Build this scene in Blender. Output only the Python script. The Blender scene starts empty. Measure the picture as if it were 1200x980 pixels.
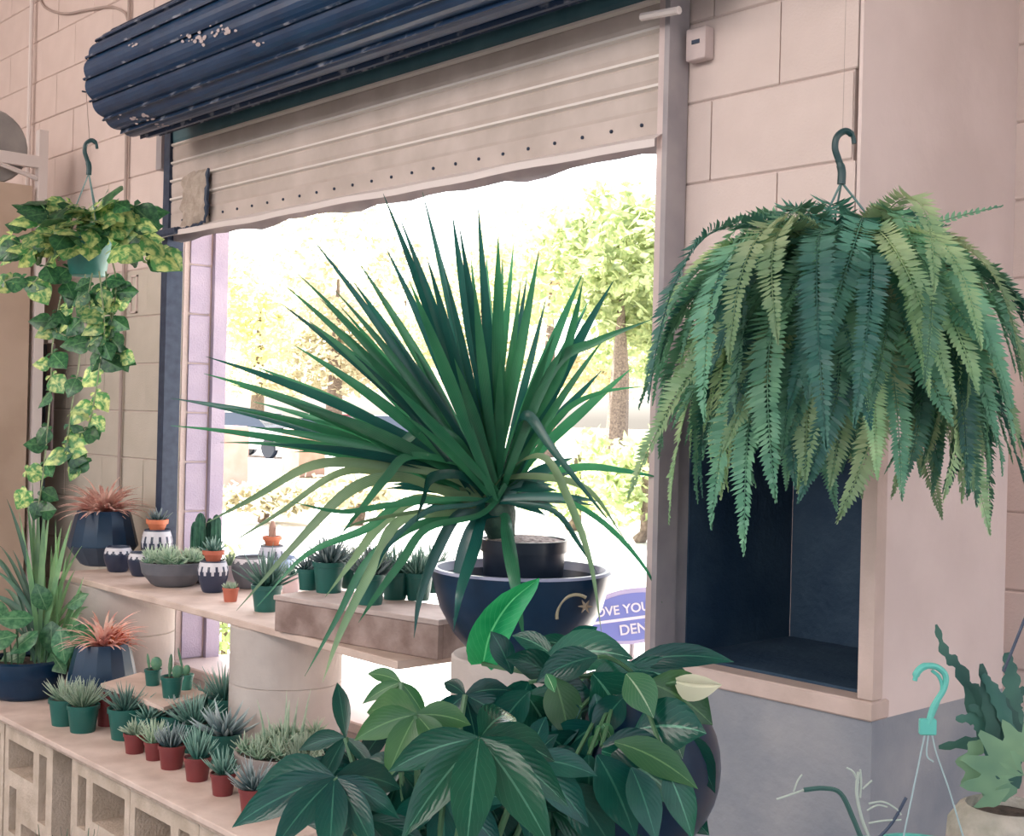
import bpy, math, random
from mathutils import Vector, Matrix, noise
C = bpy.context.scene.collection
PI = math.pi
sin, cos = math.sin, math.cos

# ------------------------------------------------------------------ camera
EYE = Vector((0, 0, 1.45)); FPX = 1500.0
TH = math.atan2(1350, 1500); ROLL = math.radians(1.4)
Fw = Vector((-cos(TH), sin(TH), 0)); Rt = Vector((sin(TH), cos(TH), 0)); Up = Vector((0, 0, 1))
Xc = cos(ROLL)*Rt + sin(ROLL)*Up; Yc = -sin(ROLL)*Rt + cos(ROLL)*Up
cam = bpy.data.cameras.new('camera'); co = bpy.data.objects.new('camera', cam); C.objects.link(co)
cam.lens = 45.0; cam.sensor_width = 36.0; cam.sensor_fit = 'HORIZONTAL'; cam.clip_start = .05; cam.clip_end = 500
co.matrix_world = Matrix(((Xc.x, Yc.x, -Fw.x, EYE.x), (Xc.y, Yc.y, -Fw.y, EYE.y), (Xc.z, Yc.z, -Fw.z, EYE.z), (0, 0, 0, 1)))
bpy.context.scene.camera = co

# ------------------------------------------------------------------ world, sun, lamps, exposure
sc = bpy.context.scene
sc.view_settings.view_transform = 'Standard'; sc.view_settings.look = 'None'
sc.view_settings.gamma = 1.0; sc.view_settings.use_curve_mapping = False
sc.view_settings.exposure = 0.3
sc.cycles.use_denoising = True
sc.cycles.max_bounces = 8; sc.cycles.transparent_max_bounces = 8
w = bpy.data.worlds.new('world'); sc.world = w; w.use_nodes = True
nt = w.node_tree; nt.nodes.clear()
sky = nt.nodes.new('ShaderNodeTexSky'); sky.sky_type = 'NISHITA'; sky.sun_disc = False
sky.sun_elevation = math.radians(48); sky.sun_rotation = math.radians(-80); sky.air_density = 1.0; sky.dust_density = 4.0
bg = nt.nodes.new('ShaderNodeBackground'); bg.inputs[1].default_value = 0.55
hs = nt.nodes.new('ShaderNodeHueSaturation'); hs.inputs['Saturation'].default_value = 0.42
ow = nt.nodes.new('ShaderNodeOutputWorld')
nt.links.new(sky.outputs[0], hs.inputs['Color']); nt.links.new(hs.outputs[0], bg.inputs[0]); nt.links.new(bg.outputs[0], ow.inputs[0])
sl = bpy.data.lights.new('sun', 'SUN'); sl.energy = 21.0; sl.angle = math.radians(1.0); sl.color = (1, .96, .91)
so = bpy.data.objects.new('sun', sl); C.objects.link(so)
so.rotation_euler = Vector((.62, .10, -.82)).to_track_quat('-Z', 'Y').to_euler()
def area(name, loc, tgt, sx, sy, e, col):
    l = bpy.data.lights.new(name, 'AREA'); l.shape = 'RECTANGLE'; l.size = sx; l.size_y = sy; l.energy = e; l.color = col
    o = bpy.data.objects.new(name, l); C.objects.link(o); o.location = loc
    o.rotation_euler = (Vector(tgt)-Vector(loc)).to_track_quat('-Z', 'Y').to_euler()
area('fill_light_near', (-1.6, -2.2, 3.7), (-2.4, 2.2, 1.5), 3.2, 1.4, 115, (1, .90, .85))  # soft fill added out of view to brighten the room
area('fill_light_far', (-6.0, -1.2, 3.75), (-5.6, 2.4, 2.2), 2.6, 1.2, 75, (1, .86, .78))  # second added fill, aimed at the far end of the wall

# ------------------------------------------------------------------ pixel -> world on real planes
def ray(px, py):
    return Fw + ((px-600)/FPX)*Xc + ((490-py)/FPX)*Yc
def hy(px, py, Y): d = ray(px, py); return EYE + d*(Y/d.y)
def hz(px, py, Z): d = ray(px, py); return EYE + d*((Z-EYE.z)/d.z)
def hd(px, py, D): return EYE + ray(px, py)*D
def depth(p): return (Vector(p)-EYE).dot(Fw)

# ------------------------------------------------------------------ mesh builder
class MB:
    def __init__(s): s.v = []; s.f = []; s.m = []; s.uv = {}
    def add(s, vs, fs, mi=0, uvs=None):
        b = len(s.v); s.v += [tuple(x) for x in vs]
        for f in fs: s.f.append(tuple(b+i for i in f)); s.m.append(mi)
        if uvs:
            for i, u in enumerate(uvs): s.uv[b+i] = u
        return s
    def box(s, a, b, mi=0, M=None, bev=0):
        (x0, y0, z0), (x1, y1, z1) = a, b
        if bev:
            vs = []; e = bev
            for z, g in ((z0, e), (z0+e, 0), (z1-e, 0), (z1, e)):
                vs += [(x0+g, y0+g, z), (x1-g, y0+g, z), (x1-g, y1-g, z), (x0+g, y1-g, z)]
            fs = [(3, 2, 1, 0), (12, 13, 14, 15)]
            for k in range(3):
                for i in range(4): j = (i+1) % 4; fs.append((4*k+i, 4*k+j, 4*k+4+j, 4*k+4+i))
        else:
            vs = [(x0, y0, z0), (x1, y0, z0), (x1, y1, z0), (x0, y1, z0), (x0, y0, z1), (x1, y0, z1), (x1, y1, z1), (x0, y1, z1)]
            fs = [(3, 2, 1, 0), (4, 5, 6, 7), (0, 1, 5, 4), (1, 2, 6, 5), (2, 3, 7, 6), (3, 0, 4, 7)]
        if M is not None: vs = [M @ Vector(p) for p in vs]
        return s.add(vs, fs, mi)
    def lathe(s, prof, c=(0, 0, 0), seg=24, mi=0, M=None, mf=None, capb=True, capt=False, rf=None):
        vs = []; n = len(prof)
        for (r, z) in prof:
            for k in range(seg):
                a = 2*PI*k/seg; rr = r*(rf(a, z) if rf else 1)
                vs.append(Vector((rr*cos(a), rr*sin(a), z)))
        if M is not None: vs = [M @ p for p in vs]
        vs = [p+Vector(c) for p in vs]
        b = len(s.v); s.v += [tuple(p) for p in vs]
        for i in range(n-1):
            for k in range(seg):
                j = (k+1) % seg
                s.f.append((b+i*seg+k, b+i*seg+j, b+(i+1)*seg+j, b+(i+1)*seg+k))
                s.m.append(mf(2*PI*(k+.5)/seg, (prof[i][1]+prof[i+1][1])/2, i) if mf else mi)
        if capb: s.f.append(tuple(b+k for k in reversed(range(seg)))); s.m.append(mi)
        if capt: s.f.append(tuple(b+(n-1)*seg+k for k in range(seg))); s.m.append(mi)
        return s
    def tube(s, pts, r, seg=6, mi=0, cap=True):
        pts = [Vector(p) for p in pts]; n = len(pts); vs = []
        rs = r if isinstance(r, (list, tuple)) else [r]*n
        t0 = (pts[1]-pts[0]).normalized(); up = Vector((0, 0, 1)) if abs(t0.z) < .9 else Vector((1, 0, 0))
        a = t0.cross(up).normalized()
        for i in range(n):
            t = (pts[min(i+1, n-1)]-pts[max(i-1, 0)])
            t = t.normalized() if t.length > 1e-9 else t0
            a = (a - t*a.dot(t)); a = a.normalized() if a.length > 1e-6 else t.orthogonal().normalized()
            b = t.cross(a)
            for k in range(seg):
                th = 2*PI*k/seg; vs.append(pts[i]+(a*cos(th)+b*sin(th))*rs[i])
        fs = []
        for i in range(n-1):
            for k in range(seg):
                j = (k+1) % seg; fs.append((i*seg+k, i*seg+j, (i+1)*seg+j, (i+1)*seg+k))
        if cap: fs.append(tuple(reversed(range(seg)))); fs.append(tuple((n-1)*seg+k for k in range(seg)))
        uvs = [(i/(n-1), 0) for i in range(n) for k in range(seg)]
        return s.add(vs, fs, mi, uvs)
    def strip(s, pts, ws, side, fold=.25, mi=0, wave=0):
        """leaf blade: centre line pts, half widths ws, side vector(s); V fold"""
        pts = [Vector(p) for p in pts]; n = len(pts); vs = []; uvs = []
        for i in range(n):
            t = (pts[min(i+1, n-1)]-pts[max(i-1, 0)]).normalized()
            sd = side[i] if isinstance(side, list) else side
            b = (sd - t*sd.dot(t)); b = b.normalized() if b.length > 1e-5 else t.orthogonal().normalized()
            nn = b.cross(t)
            h = ws[i]; wv = wave*h*sin(i*2.3)
            vs += [pts[i]-b*h+nn*(h*fold+wv), pts[i], pts[i]+b*h+nn*(h*fold-wv)]
            u = i/(n-1); uvs += [(u, -1), (u, 0), (u, 1)]
        fs = []
        for i in range(n-1):
            a = 3*i; fs += [(a, a+1, a+4, a+3), (a+1, a+2, a+5, a+4)]
        return s.add(vs, fs, mi, uvs)
    def mesh(s, name, mats, sharp=35):
        me = bpy.data.meshes.new(name); me.from_pydata(s.v, [], s.f)
        for m in (mats if isinstance(mats, (list, tuple)) else [mats]): me.materials.append(m)
        me.polygons.foreach_set('material_index', s.m)
        me.polygons.foreach_set('use_smooth', [True]*len(s.f))
        if s.uv:
            ul = me.uv_layers.new(name='UVMap'); li = [0]*len(me.loops); me.loops.foreach_get('vertex_index', li)
            fl = []
            for i in li: fl += list(s.uv.get(i, (0, 0)))
            ul.data.foreach_set('uv', fl)
        me.update()
        if sharp: me.set_sharp_from_angle(angle=math.radians(sharp))
        return me
    def build(s, name, mats, parent=None, kind=None, sharp=35):
        return link(name, s.mesh(name, mats, sharp), parent, kind)
def link(name, me, parent=None, kind=None, loc=None, rot=None, scl=None):
    o = bpy.data.objects.new(name, me); C.objects.link(o)
    if parent: o.parent = parent
    if kind: o['kind'] = kind
    if loc is not None: o.location = loc
    if rot is not None: o.rotation_euler = rot
    if scl is not None: o.scale = scl if hasattr(scl, '__len__') else (scl,)*3
    return o
def tag(o, label, cat, group=None, kind=None):
    o['label'] = label; o['category'] = cat
    if group: o['group'] = group
    if kind: o['kind'] = kind
    return o
def thing(name, label, cat, loc=(0, 0, 0), rz=0, group=None):
    o = bpy.data.objects.new(name, None); C.objects.link(o); o.location = loc; o.rotation_euler = (0, 0, rz)
    o.empty_display_size = .05
    return tag(o, label, cat, group)
def struct(name, mb, m, parent=None, sharp=35):
    return mb.build(name, m, parent, None if parent else 'structure', sharp)
def bez(P, n):
    out = []
    for i in range(n+1):
        t = i/n; q = [Vector(p) for p in P]
        while len(q) > 1: q = [q[k].lerp(q[k+1], t) for k in range(len(q)-1)]
        out.append(q[0])
    return out
def catmull(P, n):
    P = [Vector(p) for p in P]; P = [P[0]*2-P[1]]+P+[P[-1]*2-P[-2]]; out = []
    for i in range(1, len(P)-2):
        for k in range(n):
            t = k/n; a, b, c, d = P[i-1:i+3]
            out.append(.5*((2*b)+(c-a)*t+(2*a-5*b+4*c-d)*t*t+(3*b-a-3*c+d)*t**3))
    out.append(P[-2]); return out

# ------------------------------------------------------------------ materials
def mat(name, col, rough=.6, metal=0, spec=.5, noise_s=0, c2=None, bump=0, bscale=60, coat=0, nfac=(.35, .65), trans=0, ncoord='Object'):
    m = bpy.data.materials.new(name); m.use_nodes = True; n = m.node_tree; bs = n.nodes['Principled BSDF']
    bs.inputs['Base Color'].default_value = (*col, 1); bs.inputs['Roughness'].default_value = rough
    bs.inputs['Metallic'].default_value = metal; bs.inputs['Specular IOR Level'].default_value = spec
    if coat: bs.inputs['Coat Weight'].default_value = coat; bs.inputs['Coat Roughness'].default_value = .08
    tc = n.nodes.new('ShaderNodeTexCoord')
    if noise_s:
        t = n.nodes.new('ShaderNodeTexNoise'); t.inputs['Scale'].default_value = noise_s; t.inputs['Detail'].default_value = 6
        r = n.nodes.new('ShaderNodeValToRGB'); r.color_ramp.elements[0].position = nfac[0]; r.color_ramp.elements[1].position = nfac[1]
        r.color_ramp.elements[0].color = (*col, 1); r.color_ramp.elements[1].color = (*(c2 or col), 1)
        n.links.new(tc.outputs[ncoord], t.inputs['Vector']); n.links.new(t.outputs['Fac'], r.inputs[0]); n.links.new(r.outputs[0], bs.inputs['Base Color'])
    if bump:
        t = n.nodes.new('ShaderNodeTexNoise'); t.inputs['Scale'].default_value = bscale; t.inputs['Detail'].default_value = 4
        b = n.nodes.new('ShaderNodeBump'); b.inputs['Strength'].default_value = bump; b.inputs['Distance'].default_value = .01
        n.links.new(tc.outputs['Object'], t.inputs['Vector']); n.links.new(t.outputs['Fac'], b.inputs['Height']); n.links.new(b.outputs[0], bs.inputs['Normal'])
    if trans:
        tr = n.nodes.new('ShaderNodeBsdfTranslucent'); mx = n.nodes.new('ShaderNodeMixShader'); mx.inputs[0].default_value = trans
        out = n.nodes['Material Output']
        tr.inputs[0].default_value = (*[min(1, c*1.6) for c in col], 1)
        n.links.new(bs.outputs[0], mx.inputs[1]); n.links.new(tr.outputs[0], mx.inputs[2]); n.links.new(mx.outputs[0], out.inputs[0])
    return m
def leafmat(name, c1, c2, vein=None, nv=11, slant=.35, stripes=0, rough=.32, trans=.22, ns=8, spec=.5, var=0, tipc=None, rp=(.4, .62)):
    m = bpy.data.materials.new(name); m.use_nodes = True; n = m.node_tree; L = n.links.new; bs = n.nodes['Principled BSDF']
    bs.inputs['Roughness'].default_value = rough; bs.inputs['Specular IOR Level'].default_value = spec
    tc = n.nodes.new('ShaderNodeTexCoord'); t = n.nodes.new('ShaderNodeTexNoise'); t.inputs['Scale'].default_value = ns; t.inputs['Detail'].default_value = 3
    r = n.nodes.new('ShaderNodeValToRGB'); r.color_ramp.elements[0].position, r.color_ramp.elements[1].position = rp
    r.color_ramp.elements[0].color = (*c1, 1); r.color_ramp.elements[1].color = (*c2, 1)
    L(tc.outputs['Object'], t.inputs['Vector']); L(t.outputs['Fac'], r.inputs[0]); col = r.outputs[0]
    sep = n.nodes.new('ShaderNodeSeparateXYZ'); L(tc.outputs['UV'], sep.inputs[0])
    def M(op, a, b=None):
        x = n.nodes.new('ShaderNodeMath'); x.operation = op
        for i, q in enumerate((a, b)):
            if q is None: continue
            if isinstance(q, (int, float)): x.inputs[i].default_value = q
            else: L(q, x.inputs[i])
        return x.outputs[0]
    def mixc(f, a, b):
        x = n.nodes.new('ShaderNodeMix'); x.data_type = 'RGBA'; L(f, x.inputs[0])
        if isinstance(a, tuple): x.inputs[6].default_value = (*a, 1)
        else: L(a, x.inputs[6])
        if isinstance(b, tuple): x.inputs[7].default_value = (*b, 1)
        else: L(b, x.inputs[7])
        return x.outputs[2]
    h = None
    if vein:
        av = M('ABSOLUTE', sep.outputs[1]); fr = M('FRACT', M('MULTIPLY', M('SUBTRACT', sep.outputs[0], M('MULTIPLY', av, slant)), nv))
        side = M('LESS_THAN', fr, .07); mid = M('LESS_THAN', av, .05); f = M('MAXIMUM', M('MULTIPLY', side, .22), mid)
        col = mixc(f, col, vein)
        h = M('MULTIPLY', M('ABSOLUTE', M('SUBTRACT', fr, .5)), -1.0)
    if stripes:
        f = M('MULTIPLY', M('ABSOLUTE', M('SINE', M('MULTIPLY', sep.outputs[1], stripes))), .35); col = mixc(f, col, tuple(min(1, c*1.7) for c in c2)); h = f
    if tipc:
        f = M('POWER', sep.outputs[0], 2.0); col = mixc(f, col, tipc)
    oi = n.nodes.new('ShaderNodeObjectInfo'); hsv = n.nodes.new('ShaderNodeHueSaturation')
    mr = n.nodes.new('ShaderNodeMapRange'); L(oi.outputs['Random'], mr.inputs[0]); mr.inputs[3].default_value = .72; mr.inputs[4].default_value = 1.3
    L(mr.outputs[0], hsv.inputs['Value']); L(col, hsv.inputs['Color']); col = hsv.outputs[0]
    L(col, bs.inputs['Base Color'])
    if h is not None:
        b = n.nodes.new('ShaderNodeBump'); b.inputs['Strength'].default_value = .09; b.inputs['Distance'].default_value = .003; L(h, b.inputs['Height']); L(b.outputs[0], bs.inputs['Normal'])
    tr = n.nodes.new('ShaderNodeBsdfTranslucent'); mx = n.nodes.new('ShaderNodeMixShader'); mx.inputs[0].default_value = trans
    g = n.nodes.new('ShaderNodeHueSaturation'); g.inputs['Value'].default_value = 1.8; g.inputs['Hue'].default_value = .48; L(col, g.inputs['Color']); L(g.outputs[0], tr.inputs[0])
    L(bs.outputs[0], mx.inputs[1]); L(tr.outputs[0], mx.inputs[2]); L(mx.outputs[0], n.nodes['Material Output'].inputs[0])
    return m
M_block = mat('painted_block', (.66, .54, .50), .75, noise_s=5, c2=(.72, .595, .555), bump=.16, bscale=140)
M_blockg = mat('block_grey_lower', (.50, .45, .38), .75, noise_s=5, c2=(.57, .51, .44), bump=.16, bscale=140)  # greyer tone for the lower wall courses
M_blockL = mat('painted_block_edge', (.42, .36, .47), .8, noise_s=6, c2=(.50, .43, .53), bump=.35, bscale=140)
M_joint = mat('mortar', (.60, .49, .455), .9, bump=.3)
M_plaster = mat('smooth_plaster', (.66, .54, .51), .75, noise_s=3, c2=(.76, .63, .60), bump=.15, bscale=30)
M_grey = mat('grey_render', (.22, .24, .28), .85, noise_s=4, c2=(.34, .34, .36), bump=.3, bscale=40)
M_navyin = mat('niche_shade', (.010, .035, .075), .7, noise_s=6, c2=(.035, .07, .115), bump=.35, bscale=50)  # navy shade of the recess put into the lining colour
M_ledge = mat('niche_frame_paint', (.52, .40, .35), .7, noise_s=8, c2=(.62, .48, .43), bump=.15)
M_floor = mat('concrete_floor', (.22, .20, .19), .6, noise_s=3, c2=(.32, .30, .28), bump=.15, bscale=25)
M_ceil = mat('ceiling_board', (.75, .70, .66), .9)
M_ply = mat('pale_plywood', (.52, .39, .33), .7, noise_s=9, c2=(.66, .52, .45), bump=.1, bscale=80)
M_ply2 = mat('plywood_edge', (.40, .30, .24), .8, noise_s=40, c2=(.55, .42, .34))
M_crate = mat('weathered_wood', (.20, .13, .11), .75, noise_s=14, c2=(.34, .25, .22), bump=.25)
M_tube = mat('cast_concrete', (.44, .38, .35), .85, noise_s=5, c2=(.55, .49, .45), bump=.2, bscale=50)
M_cind = mat('cast_block', (.44, .35, .27), .9, noise_s=12, c2=(.60, .49, .40), bump=.5, bscale=120)
M_slat = mat('slat_paint', (.46, .385, .345), .5, noise_s=6, c2=(.58, .49, .45), bump=.12, bscale=14)
M_rib = mat('slat_rib', (.70, .64, .60), .4)
M_roll = mat('navy_enamel', (.004, .030, .085), .36, noise_s=9, c2=(.008, .045, .115), bump=.08, bscale=20)
M_rust = mat('chipped_paint', (.02, .05, .11), .6, noise_s=55, c2=(.55, .45, .42), nfac=(.56, .62))
M_dark = mat('dark_navy_steel', (.012, .025, .06), .5, noise_s=30, c2=(.03, .05, .09))
M_post = mat('painted_steel', (.55, .44, .43), .45, noise_s=7, c2=(.66, .54, .52), bump=.1)
M_post2 = mat('grey_painted_steel', (.30, .27, .29), .5, noise_s=9, c2=(.38, .34, .35))
M_white = mat('white_paint', (.72, .64, .62), .5)
M_tan = mat('tan_board', (.46, .34, .26), .75, noise_s=4, c2=(.55, .42, .33))
M_reel = mat('galvanised_steel', (.30, .30, .30), .45, metal=.5, noise_s=7, c2=(.42, .41, .40))
M_reeld = mat('blue_black_drum', (.02, .05, .10), .5)
M_glaze = mat('blue_glaze', (.003, .020, .050), .3, spec=.35, coat=.05, noise_s=10, c2=(.006, .030, .07))
M_glz2 = mat('matte_slate_glaze', (.035, .055, .09), .55, noise_s=12, c2=(.05, .075, .115))
M_rim = mat('pale_rim', (.28, .30, .42), .3)
M_jar = mat('charcoal_glaze', (.025, .035, .07), .3)
M_drip = mat('white_drip_glaze', (.62, .60, .64), .35)
M_greyb = mat('grey_stoneware', (.10, .11, .13), .6, noise_s=15, c2=(.15, .15, .17))
M_taupe = mat('taupe_stoneware', (.22, .18, .17), .6, noise_s=12, c2=(.30, .26, .24))
M_grn = mat('green_plastic', (.008, .085, .07), .4, noise_s=8, c2=(.012, .11, .09))
M_grnl = mat('pale_green_plastic', (.06, .26, .20), .4)
M_red = mat('oxblood_plastic', (.15, .022, .024), .45, noise_s=8, c2=(.19, .035, .035))
M_ora = mat('orange_terracotta', (.62, .17, .08), .6, noise_s=10, c2=(.70, .22, .11))
M_terra = mat('terracotta', (.45, .12, .07), .6)
M_soil = mat('soil', (.035, .025, .02), .95, noise_s=60, c2=(.10, .075, .06), bump=.8)
M_peb = mat('pebbles', (.16, .13, .13), .9, noise_s=90, c2=(.55, .48, .46), bump=1, bscale=120)
M_blk = mat('black_nursery_plastic', (.008, .015, .03), .35)
M_wire = mat('hanger_wire', (.12, .22, .22), .45)
M_hook = mat('dark_green_hook', (.008, .045, .05), .4)
M_hookt = mat('teal_plastic_hook', (.10, .42, .36), .45)
M_line = mat('thin_cord', (.42, .33, .30), .7)
L_cord = leafmat('strap_leaf', (.012, .085, .048), (.028, .145, .07), stripes=14, rough=.26, trans=.26, ns=5)
L_cord2 = leafmat('strap_leaf_dark', (.005, .045, .045), (.010, .075, .06), stripes=14, rough=.25, trans=.2, ns=5)
L_cordy = leafmat('strap_leaf_olive', (.055, .12, .06), (.12, .19, .10), stripes=14, rough=.4, trans=.35, ns=5)
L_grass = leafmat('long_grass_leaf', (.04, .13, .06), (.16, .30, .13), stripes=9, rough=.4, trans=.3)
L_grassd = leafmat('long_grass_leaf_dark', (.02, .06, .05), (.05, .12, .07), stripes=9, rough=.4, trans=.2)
L_fern = leafmat('fern_green', (.09, .24, .16), (.18, .37, .23), rough=.55, trans=.25)
L_fern2 = leafmat('fern_pale', (.24, .40, .22), (.44, .56, .32), rough=.5, trans=.38)
L_fern3 = leafmat('fern_deep', (.03, .13, .11), (.08, .23, .17), rough=.5, trans=.22)
L_poth = leafmat('variegated_leaf', (.05, .19, .06), (.46, .52, .20), nv=7, vein=(.24, .36, .13), rough=.35, trans=.3, ns=4.0, rp=(.42, .62))
L_poth2 = leafmat('green_heart_leaf', (.015, .07, .035), (.05, .15, .06), nv=7, vein=(.08, .2, .08), rough=.3, trans=.25)
L_philo = leafmat('broad_green_leaf', (.03, .13, .06), (.09, .24, .11), nv=8, vein=(.16, .32, .16), rough=.3, trans=.25)
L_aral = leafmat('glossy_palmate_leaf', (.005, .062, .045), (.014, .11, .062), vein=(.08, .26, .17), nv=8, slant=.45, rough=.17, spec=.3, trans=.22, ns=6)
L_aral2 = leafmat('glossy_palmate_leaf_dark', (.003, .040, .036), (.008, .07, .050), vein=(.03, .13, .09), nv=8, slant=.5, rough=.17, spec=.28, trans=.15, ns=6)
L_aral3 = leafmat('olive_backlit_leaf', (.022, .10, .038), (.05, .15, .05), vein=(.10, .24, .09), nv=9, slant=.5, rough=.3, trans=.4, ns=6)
L_cala = leafmat('pale_veined_leaf', (.03, .16, .06), (.06, .22, .09), vein=(.45, .60, .38), nv=9, slant=.5, rough=.3, trans=.3)
L_haw = leafmat('spiky_succulent', (.012, .085, .075), (.05, .17, .13), rough=.4, trans=.08, ns=60, tipc=(.32, .50, .42))
L_hawp = leafmat('pale_succulent', (.13, .26, .17), (.32, .44, .30), rough=.45, trans=.12, ns=50, tipc=(.55, .62, .48))
L_hawd = leafmat('dark_succulent', (.008, .035, .05), (.03, .09, .09), rough=.35, trans=.05, ns=70, tipc=(.42, .50, .50))
L_pinkb = leafmat('pink_bromeliad', (.66, .36, .30), (.90, .68, .58), rough=.5, trans=.25, ns=20)
L_orab = leafmat('orange_bromeliad', (.55, .16, .07), (.85, .36, .14), rough=.5, trans=.4, ns=20)
L_cact = leafmat('cactus_green', (.008, .06, .04), (.03, .12, .07), stripes=0, rough=.6, trans=.0, ns=30)
L_pad = leafmat('cactus_pad', (.05, .15, .09), (.11, .22, .12), rough=.6, trans=.0, ns=50)
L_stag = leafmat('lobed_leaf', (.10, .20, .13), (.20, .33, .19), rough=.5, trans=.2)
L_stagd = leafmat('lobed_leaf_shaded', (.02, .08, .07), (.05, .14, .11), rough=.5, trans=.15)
M_lily = mat('cream_spathe', (.72, .70, .52), .5, trans=.3)
M_stem = mat('green_stem', (.05, .13, .06), .5)
M_vine = mat('pale_vine', (.22, .26, .14), .6)
M_bark = mat('bark', (.10, .075, .06), .9, noise_s=20, c2=(.22, .17, .13), bump=.6)
M_wool = mat('grey_twig', (.35, .40, .36), .8)

exec_order = []
random.seed(7)
# ------------------------------------------------------------------ the setting
W = 2.44
XL, XR = -4.73, -2.13            # window opening
BZ = .04
flr = MB().box((-9, -7, -.1), (4, 2.64, 0)); struct('floor', flr, M_floor)
struct('ceiling', MB().box((-9, -5, 3.9), (4, 3.4, 4.0)), M_ceil)
struct('wall_side', MB().box((-9.2, -5, 0), (-9, 2.64, 3.9)), M_block)
def blocks(parent, x0, x1, z0, z1, yf, th, joint0, mt, skip=None):
    """running bond of concrete blocks, each a piece; cut to x0..x1"""
    cache = {}
    k = 0; z = BZ
    while z < z1-.01:
        if z > z0-.06:
            off = joint0 + (.2 if k % 2 else 0)
            n0 = math.floor((x0-off)/.4)
            i = n0
            while off+.4*i < x1:
                a = max(x0, off+.4*i); b = min(x1, off+.4*(i+1)); i += 1
                if b-a < .03: continue
                zt = min(.2, z1-z)
                key = (round(b-a, 3), round(zt, 3), random.randint(0, 1))
                if key not in cache:
                    hw = (b-a)/2-.0018
                    cache[key] = MB().box((-hw, 0, .0018), (hw, th, zt-.0018), bev=.0035).mesh('brick', mt, 30)
                link('brick', cache[key], parent, None, ((a+b)/2, yf+random.uniform(-.0012, .0012), z))
        z += .2; k += 1
ZNT = hy(1028, 822, 2.40).z+.715
# wall with the window: core slabs set back behind the joint line
wb = MB()
wb.box((-9, W+.006, 0), (XL-.003, 2.64, 3.9)); wb.box((XR+.003, W+.006, ZNT), (-1.61, 2.64, 3.9)); wb.box((XR+.003, W+.006, 0), (XR+.008, 2.64, ZNT))
wb.box((XL-.003, W+.006, 0), (XR+.003, 2.64, .42)); wb.box((XL-.003, W+.03, 2.42), (XR+.003, 2.64, 3.9))
wall = struct('wall_back', wb, M_joint)
# the core is kept 3 mm behind the pieces at the reveal too
blocks(wall, -7.2, XL, 0, 2.04, W, .196, -2.01, [M_blockg])
blocks(wall, -7.2, XL, 2.04, 3.9, W, .196, -2.01, [M_block])
blocks(wall, XR, -1.60, ZNT, 3.9, W, .15, -2.01, [M_block])
MB().box((XL-.004, W-.002, 2.40), (XR, W+.03, 3.6)).build('panel', M_block, wall)
# lilac painted reveal: block ends seen in the opening
rv = struct('trim_1', MB().box((XL-.001, W+.02, .42), (XL+.001, 2.64, 2.42)), M_joint)
z = BZ+.4
cache = MB().box((0, W+.045, .003), (.007, 2.575, .197), bev=.004).mesh('brick', M_blockL, 30)
while z < 2.40:
    link('brick', cache, rv, None, (XL+.001, 0, z)); z += .2
struct('trim_2', MB().box((XL, 2.585, .42), (XL+.025, 2.645, 2.42), bev=.004), M_blockL)
sill = struct('trim_3', MB().box((XL, W, .40), (XR, 2.72, .44), bev=.005), M_block)
# pier end and the recess beyond
struct('pillar', MB().box((-1.70, W+.152, ZNT), (-1.602, 3.20, 3.9)).box((-1.599, W+.004, ZNT), (-1.590, 3.16, 3.9)), M_plaster)
wr = struct('wall_recess', MB().box((-2.2, 3.156, 0), (1.5, 3.35, 3.9)), M_joint)
blocks(wr, -1.60, -.8, 0, 3.9, 3.15, .1, -1.42, [M_block])

# niche box standing against the pier
NX0, NX1, NY, NB = -2.125, -1.50, 2.40, 2.97
zn0 = hy(1028, 822, NY).z            # niche floor
zn1 = zn0+.66
nb = thing('storage_niche', 'tall grey rendered masonry box with dark open niche below the fern', 'niche', (0, 0, 0))
b = MB()
b.box((NX0, NY, 0), (NX1, NB, zn0-.045))                        # rendered base
b.build('base', M_grey, nb)
b = MB()
b.box((NX1-.03, NY, zn0-.045), (NX1, NB, zn1+.05))              # side slab
b.box((NX0, NB-.03, zn0-.045), (NX1-.03, NB, zn1+.05))
b.box((NX0, NY, zn1), (NX1-.03, NB-.03, zn1+.05))
b.build('side_panel', M_plaster, nb)
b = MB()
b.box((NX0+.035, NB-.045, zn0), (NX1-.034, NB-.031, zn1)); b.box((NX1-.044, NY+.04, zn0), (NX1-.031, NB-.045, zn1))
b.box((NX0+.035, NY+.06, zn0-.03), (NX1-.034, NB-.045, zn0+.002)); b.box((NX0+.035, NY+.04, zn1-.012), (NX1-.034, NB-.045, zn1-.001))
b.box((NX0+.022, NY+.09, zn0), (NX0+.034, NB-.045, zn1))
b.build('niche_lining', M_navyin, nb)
MB().box((NX0, NY+.002, zn0-.045), (NX0+.03, NY+.09, zn1), bev=.003).build('jamb', M_post2, nb)
b = MB(); b.box((NX0, NY-.012, zn0-.045), (NX1+.006, NY+.055, zn0-.003), bev=.004)
b.build('sill', M_ledge, nb)
MB().box((NX1-.032, NY-.008, zn0-.003), (NX1+.005, NY+.03, zn1+.03), bev=.004).build('frame', M_ledge, nb)

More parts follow.
